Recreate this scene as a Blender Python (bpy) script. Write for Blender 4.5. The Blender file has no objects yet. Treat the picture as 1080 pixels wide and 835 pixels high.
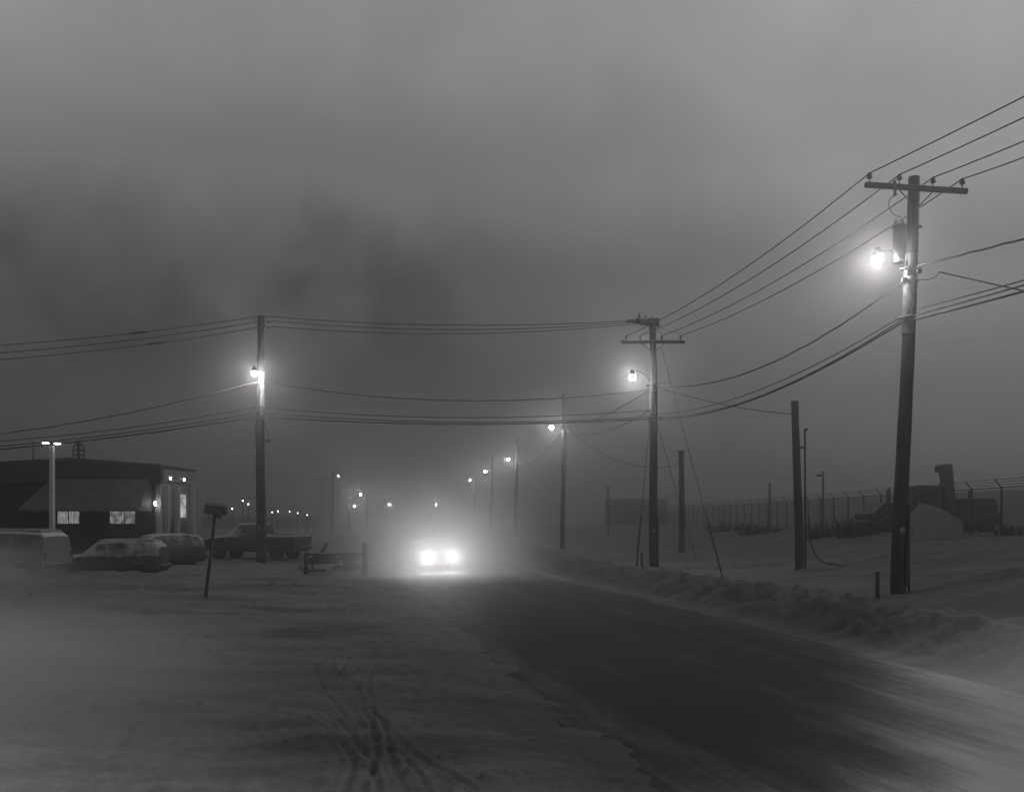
import bpy, bmesh, math, random
import numpy as np
from mathutils import Vector, Matrix
random.seed(7)
RNG = np.random.default_rng(11)
S = bpy.context.scene
COL = S.collection
R = math.radians

# ------------------------------------------------------------------ camera, sky, sun, exposure
F, PW, PH, HORIZON, CAMH = 950.0, 1080.0, 835.0, 547.0, 2.3     # photograph in pixels, camera height in metres
cam = bpy.data.cameras.new('camera'); camo = bpy.data.objects.new('camera', cam); COL.objects.link(camo)
camo.location = (0, 0, CAMH); camo.rotation_euler = (R(90), 0, 0)
cam.sensor_width = 36.0; cam.lens = 36.0 * F / PW
cam.shift_y = (HORIZON - PH / 2) / PW                            # rising-front lens: verticals stay vertical
cam.clip_start = 0.05; cam.clip_end = 3000
S.camera = camo

wd = bpy.data.worlds.new('World'); S.world = wd; wd.use_nodes = True
wn, wl = wd.node_tree.nodes, wd.node_tree.links
wn.clear()
def N(tree, typ, **kw):
    n = tree.nodes.new(typ)
    for k, v in kw.items(): setattr(n, k, v)
    return n
wt = wd.node_tree
SUN_EL, SUN_AZ = 9.0, 120.0
sky = N(wt, 'ShaderNodeTexSky', sky_type='NISHITA', sun_disc=False)
sky.sun_elevation = R(SUN_EL); sky.sun_rotation = R(SUN_AZ); sky.dust_density = 4.0; sky.air_density = 1.0
bw = N(wt, 'ShaderNodeRGBToBW'); wl.new(sky.outputs[0], bw.inputs[0])
def wmath(op, a, b=None, c=None, clamp=False):
    n = N(wt, 'ShaderNodeMath', operation=op); n.use_clamp = clamp
    for i, v in enumerate((a, b, c)):
        if v is None: continue
        if isinstance(v, (int, float)): n.inputs[i].default_value = v
        else: wl.new(v, n.inputs[i])
    return n.outputs[0]
tc = N(wt, 'ShaderNodeTexCoord')
sep = N(wt, 'ShaderNodeSeparateXYZ'); wl.new(tc.outputs['Generated'], sep.inputs[0])
ramp = N(wt, 'ShaderNodeValToRGB'); wl.new(sep.outputs['Z'], ramp.inputs[0])
e = ramp.color_ramp; e.interpolation = 'EASE'
e.elements[0].position = 0.0; e.elements[0].color = (.20, .20, .20, 1)
e.elements[1].position = 1.0; e.elements[1].color = (.30, .30, .30, 1)
for p, v in ((.12, .25), (.25, .40), (.36, .70), (.5, 1.0), (.62, .80), (.75, .42)):
    q = e.elements.new(p); q.color = (v, v, v, 1)
mp = N(wt, 'ShaderNodeMapping'); wl.new(tc.outputs['Generated'], mp.inputs[0]); mp.inputs['Scale'].default_value = (3.2, 3.2, 2.6)
mp.inputs['Location'].default_value = (2.3, 0.4, 1.1)
nz = N(wt, 'ShaderNodeTexNoise'); wl.new(mp.outputs[0], nz.inputs['Vector'])
nz.inputs['Scale'].default_value = 3.0; nz.inputs['Detail'].default_value = 6; nz.inputs['Roughness'].default_value = .5; nz.inputs['Distortion'].default_value = .25
def wband(v, a, b, c, d_):
    m = []
    for lo, hi in ((a, b), (d_, c)):
        n = N(wt, 'ShaderNodeMapRange', interpolation_type='SMOOTHSTEP'); wl.new(v, n.inputs[0]); n.inputs[1].default_value = lo; n.inputs[2].default_value = hi; m.append(n.outputs[0])
    return wmath('MULTIPLY', m[0], m[1])
# dark smoke drifting low on the left, faint mottling elsewhere
smoke = wmath('MULTIPLY', wband(sep.outputs['Z'], .10, .19, .22, .44), wband(sep.outputs['X'], -.66, -.38, -.20, .10))
nr_ = N(wt, 'ShaderNodeMapRange', interpolation_type='SMOOTHSTEP'); wl.new(nz.outputs['Fac'], nr_.inputs[0]); nr_.inputs[1].default_value = .32; nr_.inputs[2].default_value = .70
mott = wmath('MULTIPLY_ADD', nz.outputs['Fac'], .34, .83)
cl = wmath('MULTIPLY', mott, wmath('MULTIPLY_ADD', wmath('MULTIPLY', smoke, nr_.outputs[0]), -.55, 1.0))
# the overcast is lighter towards the low sun on the right
sr_ = N(wt, 'ShaderNodeMapRange', interpolation_type='SMOOTHSTEP'); wl.new(sep.outputs['X'], sr_.inputs[0]); sr_.inputs[1].default_value = -.05; sr_.inputs[2].default_value = .55; sr_.inputs[3].default_value = 0
lowr = N(wt, 'ShaderNodeMapRange'); wl.new(sep.outputs['Z'], lowr.inputs[0]); lowr.inputs[1].default_value = .05; lowr.inputs[2].default_value = .5; lowr.inputs[3].default_value = 1.15; lowr.inputs[4].default_value = .45
wl.new(lowr.outputs[0], sr_.inputs[4])
side = wmath('ADD', wmath('MULTIPLY_ADD', sep.outputs['X'], .25, 1.0), sr_.outputs[0])
k = wmath('MULTIPLY', wmath('MULTIPLY', ramp.outputs[0], cl), side)
ll = N(wt, 'ShaderNodeMapRange', interpolation_type='SMOOTHSTEP'); wl.new(sep.outputs['X'], ll.inputs[0]); ll.inputs[1].default_value = -.2; ll.inputs[2].default_value = -.6
lh = N(wt, 'ShaderNodeMapRange', interpolation_type='SMOOTHSTEP'); wl.new(sep.outputs['Z'], lh.inputs[0]); lh.inputs[1].default_value = .25; lh.inputs[2].default_value = .42
side = wmath('ADD', side, wmath('MULTIPLY', wmath('MULTIPLY', ll.outputs[0], lh.outputs[0]), .42))
k = wmath('MULTIPLY', wmath('MULTIPLY', ramp.outputs[0], cl), side)
SKYK = 0.27
even = wmath('MULTIPLY_ADD', bw.outputs[0], .15, 1.75)             # sky texture seen through thick cloud
lum = wmath('MULTIPLY', wmath('MULTIPLY', even, k), SKYK)
cmb = N(wt, 'ShaderNodeCombineColor')
for i, f in enumerate((1.0, .985, .99)): wl.new(wmath('MULTIPLY', lum, f / .1 * .1), cmb.inputs[i])
bg = N(wt, 'ShaderNodeBackground'); wl.new(cmb.outputs[0], bg.inputs[0]); bg.inputs[1].default_value = 0.5
wo = N(wt, 'ShaderNodeOutputWorld'); wl.new(bg.outputs[0], wo.inputs[0])

sl = bpy.data.lights.new('sun', 'SUN'); sl.energy = 0.05; sl.angle = R(40); sl.color = (1, .98, .96)
so = bpy.data.objects.new('sun', sl); COL.objects.link(so)
d = Vector((math.sin(R(SUN_AZ)) * math.cos(R(SUN_EL)), math.cos(R(SUN_AZ)) * math.cos(R(SUN_EL)), math.sin(R(SUN_EL))))
so.rotation_euler = d.to_track_quat('Z', 'Y').to_euler()

vs = S.view_settings; vs.view_transform = 'Standard'; vs.look = 'None'; vs.exposure = 0.0; vs.gamma = 1.0; vs.use_curve_mapping = False
S.cycles.max_bounces = 4; S.cycles.diffuse_bounces = 2; S.cycles.glossy_bounces = 2; S.cycles.volume_bounces = 1
S.cycles.transparent_max_bounces = 12; S.cycles.use_denoising = True; S.cycles.sample_clamp_indirect = 2.0

PUFF_D = 0.28
STREET_E, HEAD_E, HEAD_SPOT = 500.0, 60.0, 1350.0
HAZE_DENSITY, HAZE_G, HAZE_C = 0.0062, 0.925, 0.84

# ------------------------------------------------------------------ numeric noise
def _hash(ix, iy, seed):
    h = (ix.astype(np.int64) * 374761393 + iy.astype(np.int64) * 668265263 + seed * 982451653) & 0x7fffffff
    h = ((h ^ (h >> 13)) * 1274126177) & 0x7fffffff
    h = (h ^ (h >> 16)) & 0xffff
    return h / 65535.0
def vnoise(x, y, seed=0):
    x = np.asarray(x, float); y = np.asarray(y, float)
    ix, iy = np.floor(x), np.floor(y); fx, fy = x - ix, y - iy
    ux, uy = fx * fx * (3 - 2 * fx), fy * fy * (3 - 2 * fy)
    a, b = _hash(ix, iy, seed), _hash(ix + 1, iy, seed)
    c, d_ = _hash(ix, iy + 1, seed), _hash(ix + 1, iy + 1, seed)
    return (a * (1 - ux) + b * ux) * (1 - uy) + (c * (1 - ux) + d_ * ux) * uy
def fbm(x, y, seed=0, oct=4, g=.5):
    s, a, t = 0, 1, 0
    for i in range(oct):
        s = s + a * (vnoise(x * 2 ** i + 13.7 * i, y * 2 ** i - 7.1 * i, seed + i) - .5); t += a; a *= g
    return s / t * 2
def sstep(a, b, x):
    t = np.clip((x - a) / (b - a), 0, 1); return t * t * (3 - 2 * t)

# ------------------------------------------------------------------ the lie of the land
_ry = np.array([-80, 0, 9, 13, 24.5, 36, 41, 67, 103, 134, 176, 300, 460.])
_rx = np.array([28.5, 9.8, 7.6, 6.6, 4.3, 2.1, 1.3, -1.5, -5, -8.2, -12.5, -25, -41.])
_ty = np.linspace(-80, 460, 1081); _tx = np.interp(_ty, _ry, _rx)
_k = np.ones(13) / 13; _tx = np.convolve(np.pad(_tx, 6, mode='edge'), _k, 'valid')
def road_right(y): return np.interp(y, _ty, _tx)
ROADW = 6.3
def road_left(y): return road_right(y) - ROADW
def gp(px, py, z=0.0):
    Y = (CAMH - z) * F / (py - HORIZON); return ((px - 540) * Y / F, Y)
TRACKS = [[(356, 686), (349, 700), (362, 716), (385, 745), (397, 790), (382, 835)],
          [(372, 686), (360, 703), (374, 724), (401, 757), (414, 800), (428, 835)],
          [(300, 740), (340, 748), (384, 790), (400, 835)],
          [(330, 700), (338, 722), (362, 748), (392, 772), (430, 800), (452, 835)],
          [(250, 760), (300, 752), (345, 770), (372, 800), (362, 835)],
          [(395, 700), (388, 722), (398, 750), (424, 780), (470, 812), (500, 835)],
          [(120, 700), (200, 690), (300, 700), (352, 690)],
          [(100, 738), (200, 728), (310, 728), (362, 716)]]
TRACKS = [np.array([gp(*p) for p in t]) for t in TRACKS]
def dist_poly(x, y, P):
    dm = np.full(x.shape, 1e9)
    for a, b in zip(P[:-1], P[1:]):
        ab = b - a; L2 = (ab ** 2).sum()
        t = np.clip(((x - a[0]) * ab[0] + (y - a[1]) * ab[1]) / L2, 0, 1)
        dm = np.minimum(dm, np.hypot(x - a[0] - t * ab[0], y - a[1] - t * ab[1]))
    return dm
def smooth_poly(P, n=8):
    out = []
    Q = np.vstack([2 * P[0] - P[1], P, 2 * P[-1] - P[-2]])
    for i in range(1, len(Q) - 2):
        for j in range(n):
            t = j / n; p0, p1, p2, p3 = Q[i - 1:i + 3]
            out.append(.5 * ((2 * p1) + (p2 - p0) * t + (2 * p0 - 5 * p1 + 4 * p2 - p3) * t * t + (3 * p1 - p0 - 3 * p2 + p3) * t ** 3))
    out.append(P[-1]); return np.array(out)
TRACKS = [smooth_poly(t) for t in TRACKS]
ROAD_Z = -0.12
def height(x, y, fine=True):
    x = np.asarray(x, float); y = np.asarray(y, float)
    wob = fbm(x * .18, y * .18, 5, 3) * .5 + fbm(x * .9, y * .5, 6, 3) * .22
    s0 = x - road_right(y); s = s0 + wob              # to the right of the pavement
    l = road_left(y) - x + wob * .9                   # to the left of it
    sf = s0 + fbm(x * .07, y * .07, 15, 2) * .5 + fbm(x * 2.3, y * 2.3, 16, 4) * .12
    crest = np.interp(y, [0, 12, 20, 35, 60, 110], [.52, .50, .46, .32, .24, .18])
    crest = crest * (1 + .16 * fbm(x * .4, y * .4, 9, 3) + .16 * fbm(x * 2.2, y * 2.2, 10, 3))
    face = sstep(.9, 2.3, sf)
    back = sstep(2.4, 5.0, sf)
    plain = -.06 + 1.4 * sstep(8.5, 24.5, x) + .12 * fbm(x * .16, y * .16, 21, 3)
    plain = plain * np.interp(y, [0, 60, 140, 300], [1, .95, .8, .6])
    right = -.22 + .15 * sstep(-.9, 1.0, s) + face * (crest + .10) * (1 - back) + back * (plain + .2)
    left = -.235 + .215 * sstep(-1.6, 1.9, l) + .07 * sstep(2, 6, l)
    left = left + .07 * fbm(x * .22, y * .22, 31, 3) * sstep(.3, 3, l)
    h = np.where(x > (road_left(y) + road_right(y)) / 2, right, left)
    # ploughed ridge in front of the parked cars, clods at the left
    def mound(cx, cy, rx, ry, hh):
        return hh * np.exp(-(((x - cx) / rx) ** 2 + ((y - cy) / ry) ** 2))
    rg = mound(-17.5, 34.6, 4.6, 1.0, .42) + mound(-11.5, 33.0, 4.0, 1.2, .22) + mound(-22, 33, 3.2, 1.6, .5) + mound(-12.8, 22.0, 4.0, 2.6, .42)
    rg = rg + mound(-20.6, 39, 1.6, 1.0, .55) + mound(-14.6, 58, 5, 2, .3)
    for bx_, by_, br_, bh_ in ((10.55, 24.9, .7, .10), (6.5, 41.4, .8, .10), (-12.2, 43.5, .9, .2), (11.2, 34.8, .7, .15)):
        rg = rg + mound(bx_, by_, br_, br_, bh_)
    h = h + rg * (.8 + .75 * fbm(x * 1.3, y * 1.3, 41, 3))
    # right-hand heap behind the near pole and the drift at the right edge
    h = h + mound(17.5, 33, 5.5, 6, .45) + mound(13.5, 24.5, 2.2, 4.5, .28)
    if fine:
        amp = sstep(-.9, .6, np.maximum(s, l)); bank = sstep(.8, 1.6, sf) * sstep(4.5, 2.2, sf) * (x > road_right(y))
        h = h + bank * (.15 * (np.abs(fbm(x * 2.1, y * 2.1, 151, 3)) - .25) + .12 * sstep(.55, .8, vnoise(x * 3.3, y * 3.3, 153)) + .07 * fbm(x * 6, y * 6, 152, 2))
        h = h + amp * (.045 * fbm(x * 1.1, y * 1.1, 51, 4) + .038 * (np.abs(fbm(x * 3.5, y * 3.5, 61, 3)) - .2))
        ruts = fbm(x * .25, y * 1.6, 71, 3)
        h = h - amp * .05 * sstep(.12, .45, ruts) * (l > 0)
        for i, P in enumerate(TRACKS):
            m = (x > P[:, 0].min() - 1) & (x < P[:, 0].max() + 1) & (y > P[:, 1].min() - 1) & (y < P[:, 1].max() + 1)
            if not m.any(): continue
            dd = np.full(x.shape, 9.); dd[m] = dist_poly(x[m], y[m], P)
            w = .030 if i < 6 else .08
            ln = vnoise(x * 14, y * 14, 80)
            brk = .35 + .9 * vnoise(x * 1.3, y * 1.3, 85 + i)
            h = h - brk * (.015 + .014 * ln) * np.exp(-(dd / w) ** 2) + brk * (.009 + .014 * ln) * np.exp(-((dd - 2.1 * w) / (w * .8)) ** 2)
        clod = vnoise(x * 4.3, y * 4.3, 90)
        dens = (.25 + .75 * sstep(.4, .7, vnoise(x * .3, y * .3, 95))) * sstep(.5, 2, np.maximum(s - 1.2, l))
        h = h + .085 * sstep(.80, .95, clod) * dens * (np.hypot(x, y) < 60)
    return h
def H(x, y): return float(height(np.array([x]), np.array([y]), False)[0])
def W(px, py, Y): return Vector(((px - 540) * Y / F, Y, CAMH - (py - HORIZON) * Y / F))

# ------------------------------------------------------------------ materials
def mat(name, col, rough=.7, vary=.25, scale=6.0, bump=0.0, snow=0.0, metal=0.0, stretch=(1, 1, 1), snowlow=.55, spec=.4):
    m = bpy.data.materials.new(name); m.use_nodes = True
    t = m.node_tree; nd, lk = t.nodes, t.links
    b = nd['Principled BSDF']; b.inputs['Roughness'].default_value = rough; b.inputs['Metallic'].default_value = metal
    b.inputs['Specular IOR Level'].default_value = spec
    c = N(t, 'ShaderNodeTexCoord'); mpn = N(t, 'ShaderNodeMapping'); lk.new(c.outputs['Object'], mpn.inputs[0]); mpn.inputs['Scale'].default_value = stretch
    n = N(t, 'ShaderNodeTexNoise'); lk.new(mpn.outputs[0], n.inputs['Vector']); n.inputs['Scale'].default_value = scale; n.inputs['Detail'].default_value = 5
    r = N(t, 'ShaderNodeValToRGB'); lk.new(n.outputs['Fac'], r.inputs[0])
    lo, hi = col * (1 - vary), col * (1 + vary)
    r.color_ramp.elements[0].position = .3; r.color_ramp.elements[0].color = (lo, lo * .985, lo * .99, 1)
    r.color_ramp.elements[1].position = .7; r.color_ramp.elements[1].color = (hi, hi * .985, hi * .99, 1)
    out = r.outputs[0]
    if snow > 0:                                        # rime and snow lying on upward faces
        g = N(t, 'ShaderNodeNewGeometry'); sx = N(t, 'ShaderNodeSeparateXYZ'); lk.new(g.outputs['Normal'], sx.inputs[0])
        ad = N(t, 'ShaderNodeMath', operation='MULTIPLY_ADD'); lk.new(n.outputs['Fac'], ad.inputs[0]); ad.inputs[1].default_value = .8; lk.new(sx.outputs['Z'], ad.inputs[2])
        mr = N(t, 'ShaderNodeMapRange'); lk.new(ad.outputs[0], mr.inputs[0]); mr.inputs[1].default_value = snowlow + .4; mr.inputs[2].default_value = snowlow + .65; mr.inputs[4].default_value = snow
        mx = N(t, 'ShaderNodeMix', data_type='RGBA'); lk.new(mr.outputs[0], mx.inputs[0]); lk.new(out, mx.inputs[6]); mx.inputs[7].default_value = (.62, .61, .615, 1)
        out = mx.outputs[2]
    lk.new(out, b.inputs['Base Color'])
    if bump:
        bp = N(t, 'ShaderNodeBump'); lk.new(n.outputs['Fac'], bp.inputs['Height']); bp.inputs['Strength'].default_value = bump; bp.inputs['Distance'].default_value = .03
        lk.new(bp.outputs[0], b.inputs['Normal'])
    return m
def emit(name, strength, blinds=0):
    m = bpy.data.materials.new(name); m.use_nodes = True; t = m.node_tree; t.nodes.clear()
    e_ = N(t, 'ShaderNodeEmission'); e_.inputs[0].default_value = (1, .985, .99, 1); e_.inputs[1].default_value = strength
    if blinds:
        c = N(t, 'ShaderNodeTexCoord'); n = N(t, 'ShaderNodeTexNoise'); mp_ = N(t, 'ShaderNodeMapping')
        mp_.inputs['Scale'].default_value = (blinds, 1, 1.6); t.links.new(c.outputs['Object'], mp_.inputs[0]); t.links.new(mp_.outputs[0], n.inputs['Vector'])
        n.inputs['Scale'].default_value = 1.7; n.inputs['Detail'].default_value = 3
        mr = N(t, 'ShaderNodeMapRange'); t.links.new(n.outputs['Fac'], mr.inputs[0]); mr.inputs[1].default_value = .36; mr.inputs[2].default_value = .62
        mr.inputs[3].default_value = strength * .35; mr.inputs[4].default_value = strength * 1.35
        wv = N(t, 'ShaderNodeTexWave', wave_type='BANDS', bands_direction='X'); wv.inputs['Scale'].default_value = 3.4; wv.inputs['Distortion'].default_value = 1.2; wv.inputs['Detail'].default_value = 2
        t.links.new(c.outputs['Object'], wv.inputs['Vector'])
        wm = N(t, 'ShaderNodeMath', operation='MULTIPLY_ADD'); t.links.new(wv.outputs['Fac'], wm.inputs[0]); wm.inputs[1].default_value = .6; wm.inputs[2].default_value = .5
        w2 = N(t, 'ShaderNodeMath', operation='MULTIPLY'); t.links.new(wm.outputs[0], w2.inputs[0]); t.links.new(mr.outputs[0], w2.inputs[1])
        t.links.new(w2.outputs[0], e_.inputs[1])
    o = N(t, 'ShaderNodeOutputMaterial'); t.links.new(e_.outputs[0], o.inputs[0]); return m
M = dict(
    wood=mat('weathered_wood', .04, .85, .45, 5, .5, .45, stretch=(3, 3, .35), snowlow=.35),
    hoar=mat('hoar_frost', .34, .8, .5, 7, .5, .6, stretch=(2, 2, .8), snowlow=.2), frost=mat('rimed_wood', .11, .8, .6, 7, .5, .6, stretch=(2, 2, .8), snowlow=.2),
    arm=mat('crossarm_wood', .035, .85, .35, 6, .4, .4),
    steel=mat('galvanised_steel', .05, .5, .2, 8, 0, .6, .5),
    rime=mat('rimed_metal', .11, .8, .4, 12, .3, .5),
    dark=mat('dark_metal', .035, .6, .3, 8, 0, .5),
    porcelain=mat('insulator_glaze', .04, .3, .2, 9, 0, .25),
    tank=mat('transformer_paint', .03, .5, .2, 5, 0, .6),
    cable=mat('black_cable', .025, .6, .2, 9),
    rcable=mat('rimed_cable', .06, .7, .5, 3, 0, .5),
    siding=mat('dark_siding', .022, .8, .2, 3, .2), fascia=mat('dark_fascia', .016, .8, .25, 3, .1, .5, snowlow=.5), awning=mat('awning_metal', .085, .7, .15, 4, .1, .2, snowlow=.6),
    pale=mat('pale_siding', .16, .8, .2, 4, .2), trim=mat('pale_trim', .3, .7, .2, 5), roof=mat('roof_felt', .05, .9, .3, 3, .2, .9, snowlow=.4),
    tyre=mat('tyre_rubber', .02, .9, .2, 8, .2, .35), glass=mat('dark_glass', .018, .15, .2, 3, 0, .5, snowlow=.3, spec=.6), fglass=mat('frosted_glass', .075, .5, .4, 2.5, 0, .5, snowlow=.3),
    vanpaint=mat('pale_van_paint', .13, .5, .15, 2, 0, .75, snowlow=.3), carpaint=mat('dim_frosted_paint', .05, .6, .35, 2.5, .1, .5, snowlow=.25), darkpaint=mat('dark_car_paint', .032, .5, .3, 2.5, 0, .55, snowlow=.4),
    chrome=mat('dull_chrome', .3, .35, .15, 8, 0, 0, .8), machine=mat('machine_paint', .055, .6, .3, 3, .1, .6, snowlow=.5), dkmachine=mat('machine_dark', .03, .7, .3, 3, .1, .5, snowlow=.6),
    snowlump=mat('packed_snow', .19, .85, .22, 4, .5), snowdim=mat('grey_snow', .2, .9, .3, 3, .6), earth=mat('dark_scrub_slope', .045, .95, .45, .45, .5, .28, snowlow=.5, stretch=(1, 1, 2.5)),
    brush=mat('bare_twigs', .03, .9, .3, 5), farwall=mat('far_wall', .05, .9, .2, .6, 0, .5),
    lamp=emit('lamp_refractor', STREET_E), headlamp=emit('headlight_lens', HEAD_E), bulb=emit('wall_lamp_bulb', 24), yard=emit('yard_lamp', 7),
    fardot=emit('far_lamp', 480), fardim=emit('far_dim_lamp', 30), faint=emit('faint_lamp', 9), winlit=emit('lit_window_blinds', .34, 7), winlit2=emit('lit_window_curtain', .26, 2.2), wintall=emit('lit_tall_window', .95, 3),
)
def wire_mesh_material():
    m = bpy.data.materials.new('chain_link'); m.use_nodes = True; t = m.node_tree; t.nodes.clear(); lk = t.links
    c = N(t, 'ShaderNodeTexCoord'); s_ = N(t, 'ShaderNodeSeparateXYZ'); lk.new(c.outputs['Object'], s_.inputs[0])
    def ma(op, a, b=0):
        n = N(t, 'ShaderNodeMath', operation=op)
        for i, v in enumerate((a, b)):
            if isinstance(v, (int, float)): n.inputs[i].default_value = v
            else: lk.new(v, n.inputs[i])
        return n.outputs[0]
    def fam(op):
        u = ma('MULTIPLY', ma(op, s_.outputs['Y'], s_.outputs['Z']), 1 / .075)
        return ma('LESS_THAN', ma('ABSOLUTE', ma('SUBTRACT', ma('FRACT', u, 0), .5)), .06)
    a = ma('MAXIMUM', fam('ADD'), fam('SUBTRACT'))
    tr = N(t, 'ShaderNodeBsdfTransparent'); df = N(t, 'ShaderNodeBsdfDiffuse'); df.inputs[0].default_value = (.1, .1, .1, 1)
    mx = N(t, 'ShaderNodeMixShader'); lk.new(a, mx.inputs[0]); lk.new(tr.outputs[0], mx.inputs[1]); lk.new(df.outputs[0], mx.inputs[2])
    o = N(t, 'ShaderNodeOutputMaterial'); lk.new(mx.outputs[0], o.inputs[0]); return m
M['link'] = wire_mesh_material()

# ------------------------------------------------------------------ mesh helpers
class MB:
    def __init__(s): s.v, s.f = [], []
    def add(s, vs_, fs):
        o = len(s.v); s.v += [tuple(v) for v in vs_]; s.f += [tuple(i + o for i in f) for f in fs]; return s
    def box(s, c, size, rot=None, taper=1.0):
        c = Vector(c); hx, hy, hz = (q / 2 for q in size); b = min(hx, hy, hz) * .16
        bm = bmesh.new(); bmesh.ops.create_cube(bm, size=1)
        for v in bm.verts:
            k_ = taper if v.co.z > 0 else 1
            v.co = Vector((v.co.x * size[0] * k_, v.co.y * size[1] * k_, v.co.z * size[2]))
        bmesh.ops.bevel(bm, geom=bm.edges[:], offset=b, segments=1, affect='EDGES', profile=.5)
        bm.verts.index_update()
        vs_ = [(rot @ v.co if rot else v.co) + c for v in bm.verts]
        fs = [[v.index for v in f.verts] for f in bm.faces]; bm.free(); return s.add(vs_, fs)
    def tube(s, pts, rad, seg=8, cap=True):
        pts = [Vector(p) for p in pts]; n = len(pts)
        rr = rad if isinstance(rad, (list, tuple)) else [rad] * n
        vs_, fs = [], []; up = None
        for i, p in enumerate(pts):
            t = (pts[min(i + 1, n - 1)] - pts[max(i - 1, 0)]).normalized()
            if up is None: up = Vector((0, 0, 1)) if abs(t.z) < .9 else Vector((1, 0, 0))
            a = t.cross(up).normalized(); b = a.cross(t).normalized(); up = b
            for j in range(seg):
                an = 2 * math.pi * j / seg; vs_.append(p + (a * math.cos(an) + b * math.sin(an)) * rr[i])
        for i in range(n - 1):
            for j in range(seg):
                k_ = (j + 1) % seg; fs.append((i * seg + j, i * seg + k_, (i + 1) * seg + k_, (i + 1) * seg + j))
        if cap: fs += [tuple(range(seg))[::-1], tuple((n - 1) * seg + j for j in range(seg))]
        return s.add(vs_, fs)
    def lathe(s, prof, seg=14, at=(0, 0, 0), rot=None):
        vs_, fs = [], []; at = Vector(at); n = len(prof)
        for r_, z in prof:
            for j in range(seg):
                a = 2 * math.pi * j / seg; p = Vector((max(r_, 1e-3) * math.cos(a), max(r_, 1e-3) * math.sin(a), z))
                vs_.append((rot @ p if rot else p) + at)
        for i in range(n - 1):
            for j in range(seg):
                k_ = (j + 1) % seg; fs.append((i * seg + j, i * seg + k_, (i + 1) * seg + k_, (i + 1) * seg + j))
        fs += [tuple(range(seg))[::-1], tuple((n - 1) * seg + j for j in range(seg))]
        return s.add(vs_, fs)
    def prism(s, outline, a, b, axis='y'):
        n = len(outline); P = []
        for q in (a, b):
            for u, w in outline: P.append((u, q, w) if axis == 'y' else (q, u, w) if axis == 'x' else (u, w, q))
        fs = [tuple(range(n)), tuple(range(2 * n - 1, n - 1, -1))] + [(i, i + n, (i + 1) % n + n, (i + 1) % n) for i in range(n)]
        return s.add(P, fs)
    def mesh(s, name):
        me = bpy.data.meshes.new(name); me.from_pydata(s.v, [], s.f); me.validate()
        bm = bmesh.new(); bm.from_mesh(me); bmesh.ops.recalc_face_normals(bm, faces=bm.faces[:]); bm.to_mesh(me); bm.free(); return me
    def build(s, name, m, parent=None, smooth=True):
        me = s.mesh(name); me.materials.append(m)
        if smooth:
            me.polygons.foreach_set('use_smooth', [True] * len(me.polygons))
            try: me.set_sharp_from_angle(angle=R(38))
            except Exception: pass
        o = bpy.data.objects.new(name, me); COL.objects.link(o)
        if parent: o.parent = parent
        return o
def tag(o, label=None, cat=None, group=None, kind=None):
    for k_, v in (('label', label), ('category', cat), ('group', group), ('kind', kind)):
        if v: o[k_] = v
    return o
def thing(name, label, cat, loc=(0, 0, 0), rz=0, group=None):
    o = bpy.data.objects.new(name, None); COL.objects.link(o); o.location = loc; o.rotation_euler = (0, 0, rz); o.empty_display_size = .3
    return tag(o, label, cat, group)
def dup(root, loc, rz=0, label=None):
    def cp(o, par):
        c = o.copy(); COL.objects.link(c); c.parent = par
        for ch in list(o.children): cp(ch, c)
        return c
    r_ = cp(root, None); r_.location = loc; r_.rotation_euler = (0, 0, rz)
    if label: r_['label'] = label
    return r_

# ------------------------------------------------------------------ ground, road, hill
def snow_material():
    m = bpy.data.materials.new('snow_ground'); m.use_nodes = True; t = m.node_tree; lk = t.links; b = t.nodes['Principled BSDF']
    b.inputs['Roughness'].default_value = .85; b.inputs['Specular IOR Level'].default_value = .25
    at = N(t, 'ShaderNodeAttribute', attribute_name='dirt_corner_light'); c = N(t, 'ShaderNodeTexCoord')
    def noise(sc, det, str_=(1, 1, 1)):
        mp_ = N(t, 'ShaderNodeMapping'); mp_.inputs['Scale'].default_value = str_; lk.new(c.outputs['Object'], mp_.inputs[0])
        n = N(t, 'ShaderNodeTexNoise'); lk.new(mp_.outputs[0], n.inputs['Vector']); n.inputs['Scale'].default_value = sc; n.inputs['Detail'].default_value = det; n.inputs['Roughness'].default_value = .62; return n.outputs['Fac']
    n1, n2, n3 = noise(.9, 8, (.5, 1.4, 1)), noise(7, 6), noise(40, 3)
    def ma(op, a, b_=None, c_=None):
        n = N(t, 'ShaderNodeMath', operation=op)
        for i, v in enumerate((a, b_, c_)):
            if v is None: continue
            if isinstance(v, (int, float)): n.inputs[i].default_value = v
            else: lk.new(v, n.inputs[i])
        return n.outputs[0]
    f = ma('ADD', at.outputs['Fac'], ma('MULTIPLY', ma('SUBTRACT', n1, .5), .55))
    f = ma('ADD', f, ma('MULTIPLY', ma('SUBTRACT', n2, .5), .30))
    f = ma('ADD', f, ma('MULTIPLY', ma('SUBTRACT', n3, .5), .30))
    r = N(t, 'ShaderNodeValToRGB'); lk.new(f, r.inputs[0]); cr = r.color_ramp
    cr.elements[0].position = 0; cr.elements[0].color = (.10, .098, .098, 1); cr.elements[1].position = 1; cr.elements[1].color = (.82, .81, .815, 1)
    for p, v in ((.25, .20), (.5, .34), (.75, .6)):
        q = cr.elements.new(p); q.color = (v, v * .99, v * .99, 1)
    lk.new(r.outputs[0], b.inputs['Base Color'])
    bp = N(t, 'ShaderNodeBump'); bp.inputs['Strength'].default_value = .6; bp.inputs['Distance'].default_value = .035
    lk.new(ma('ADD', n2, ma('MULTIPLY', n3, .35)), bp.inputs['Height']); lk.new(bp.outputs[0], b.inputs['Normal'])
    return m
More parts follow.
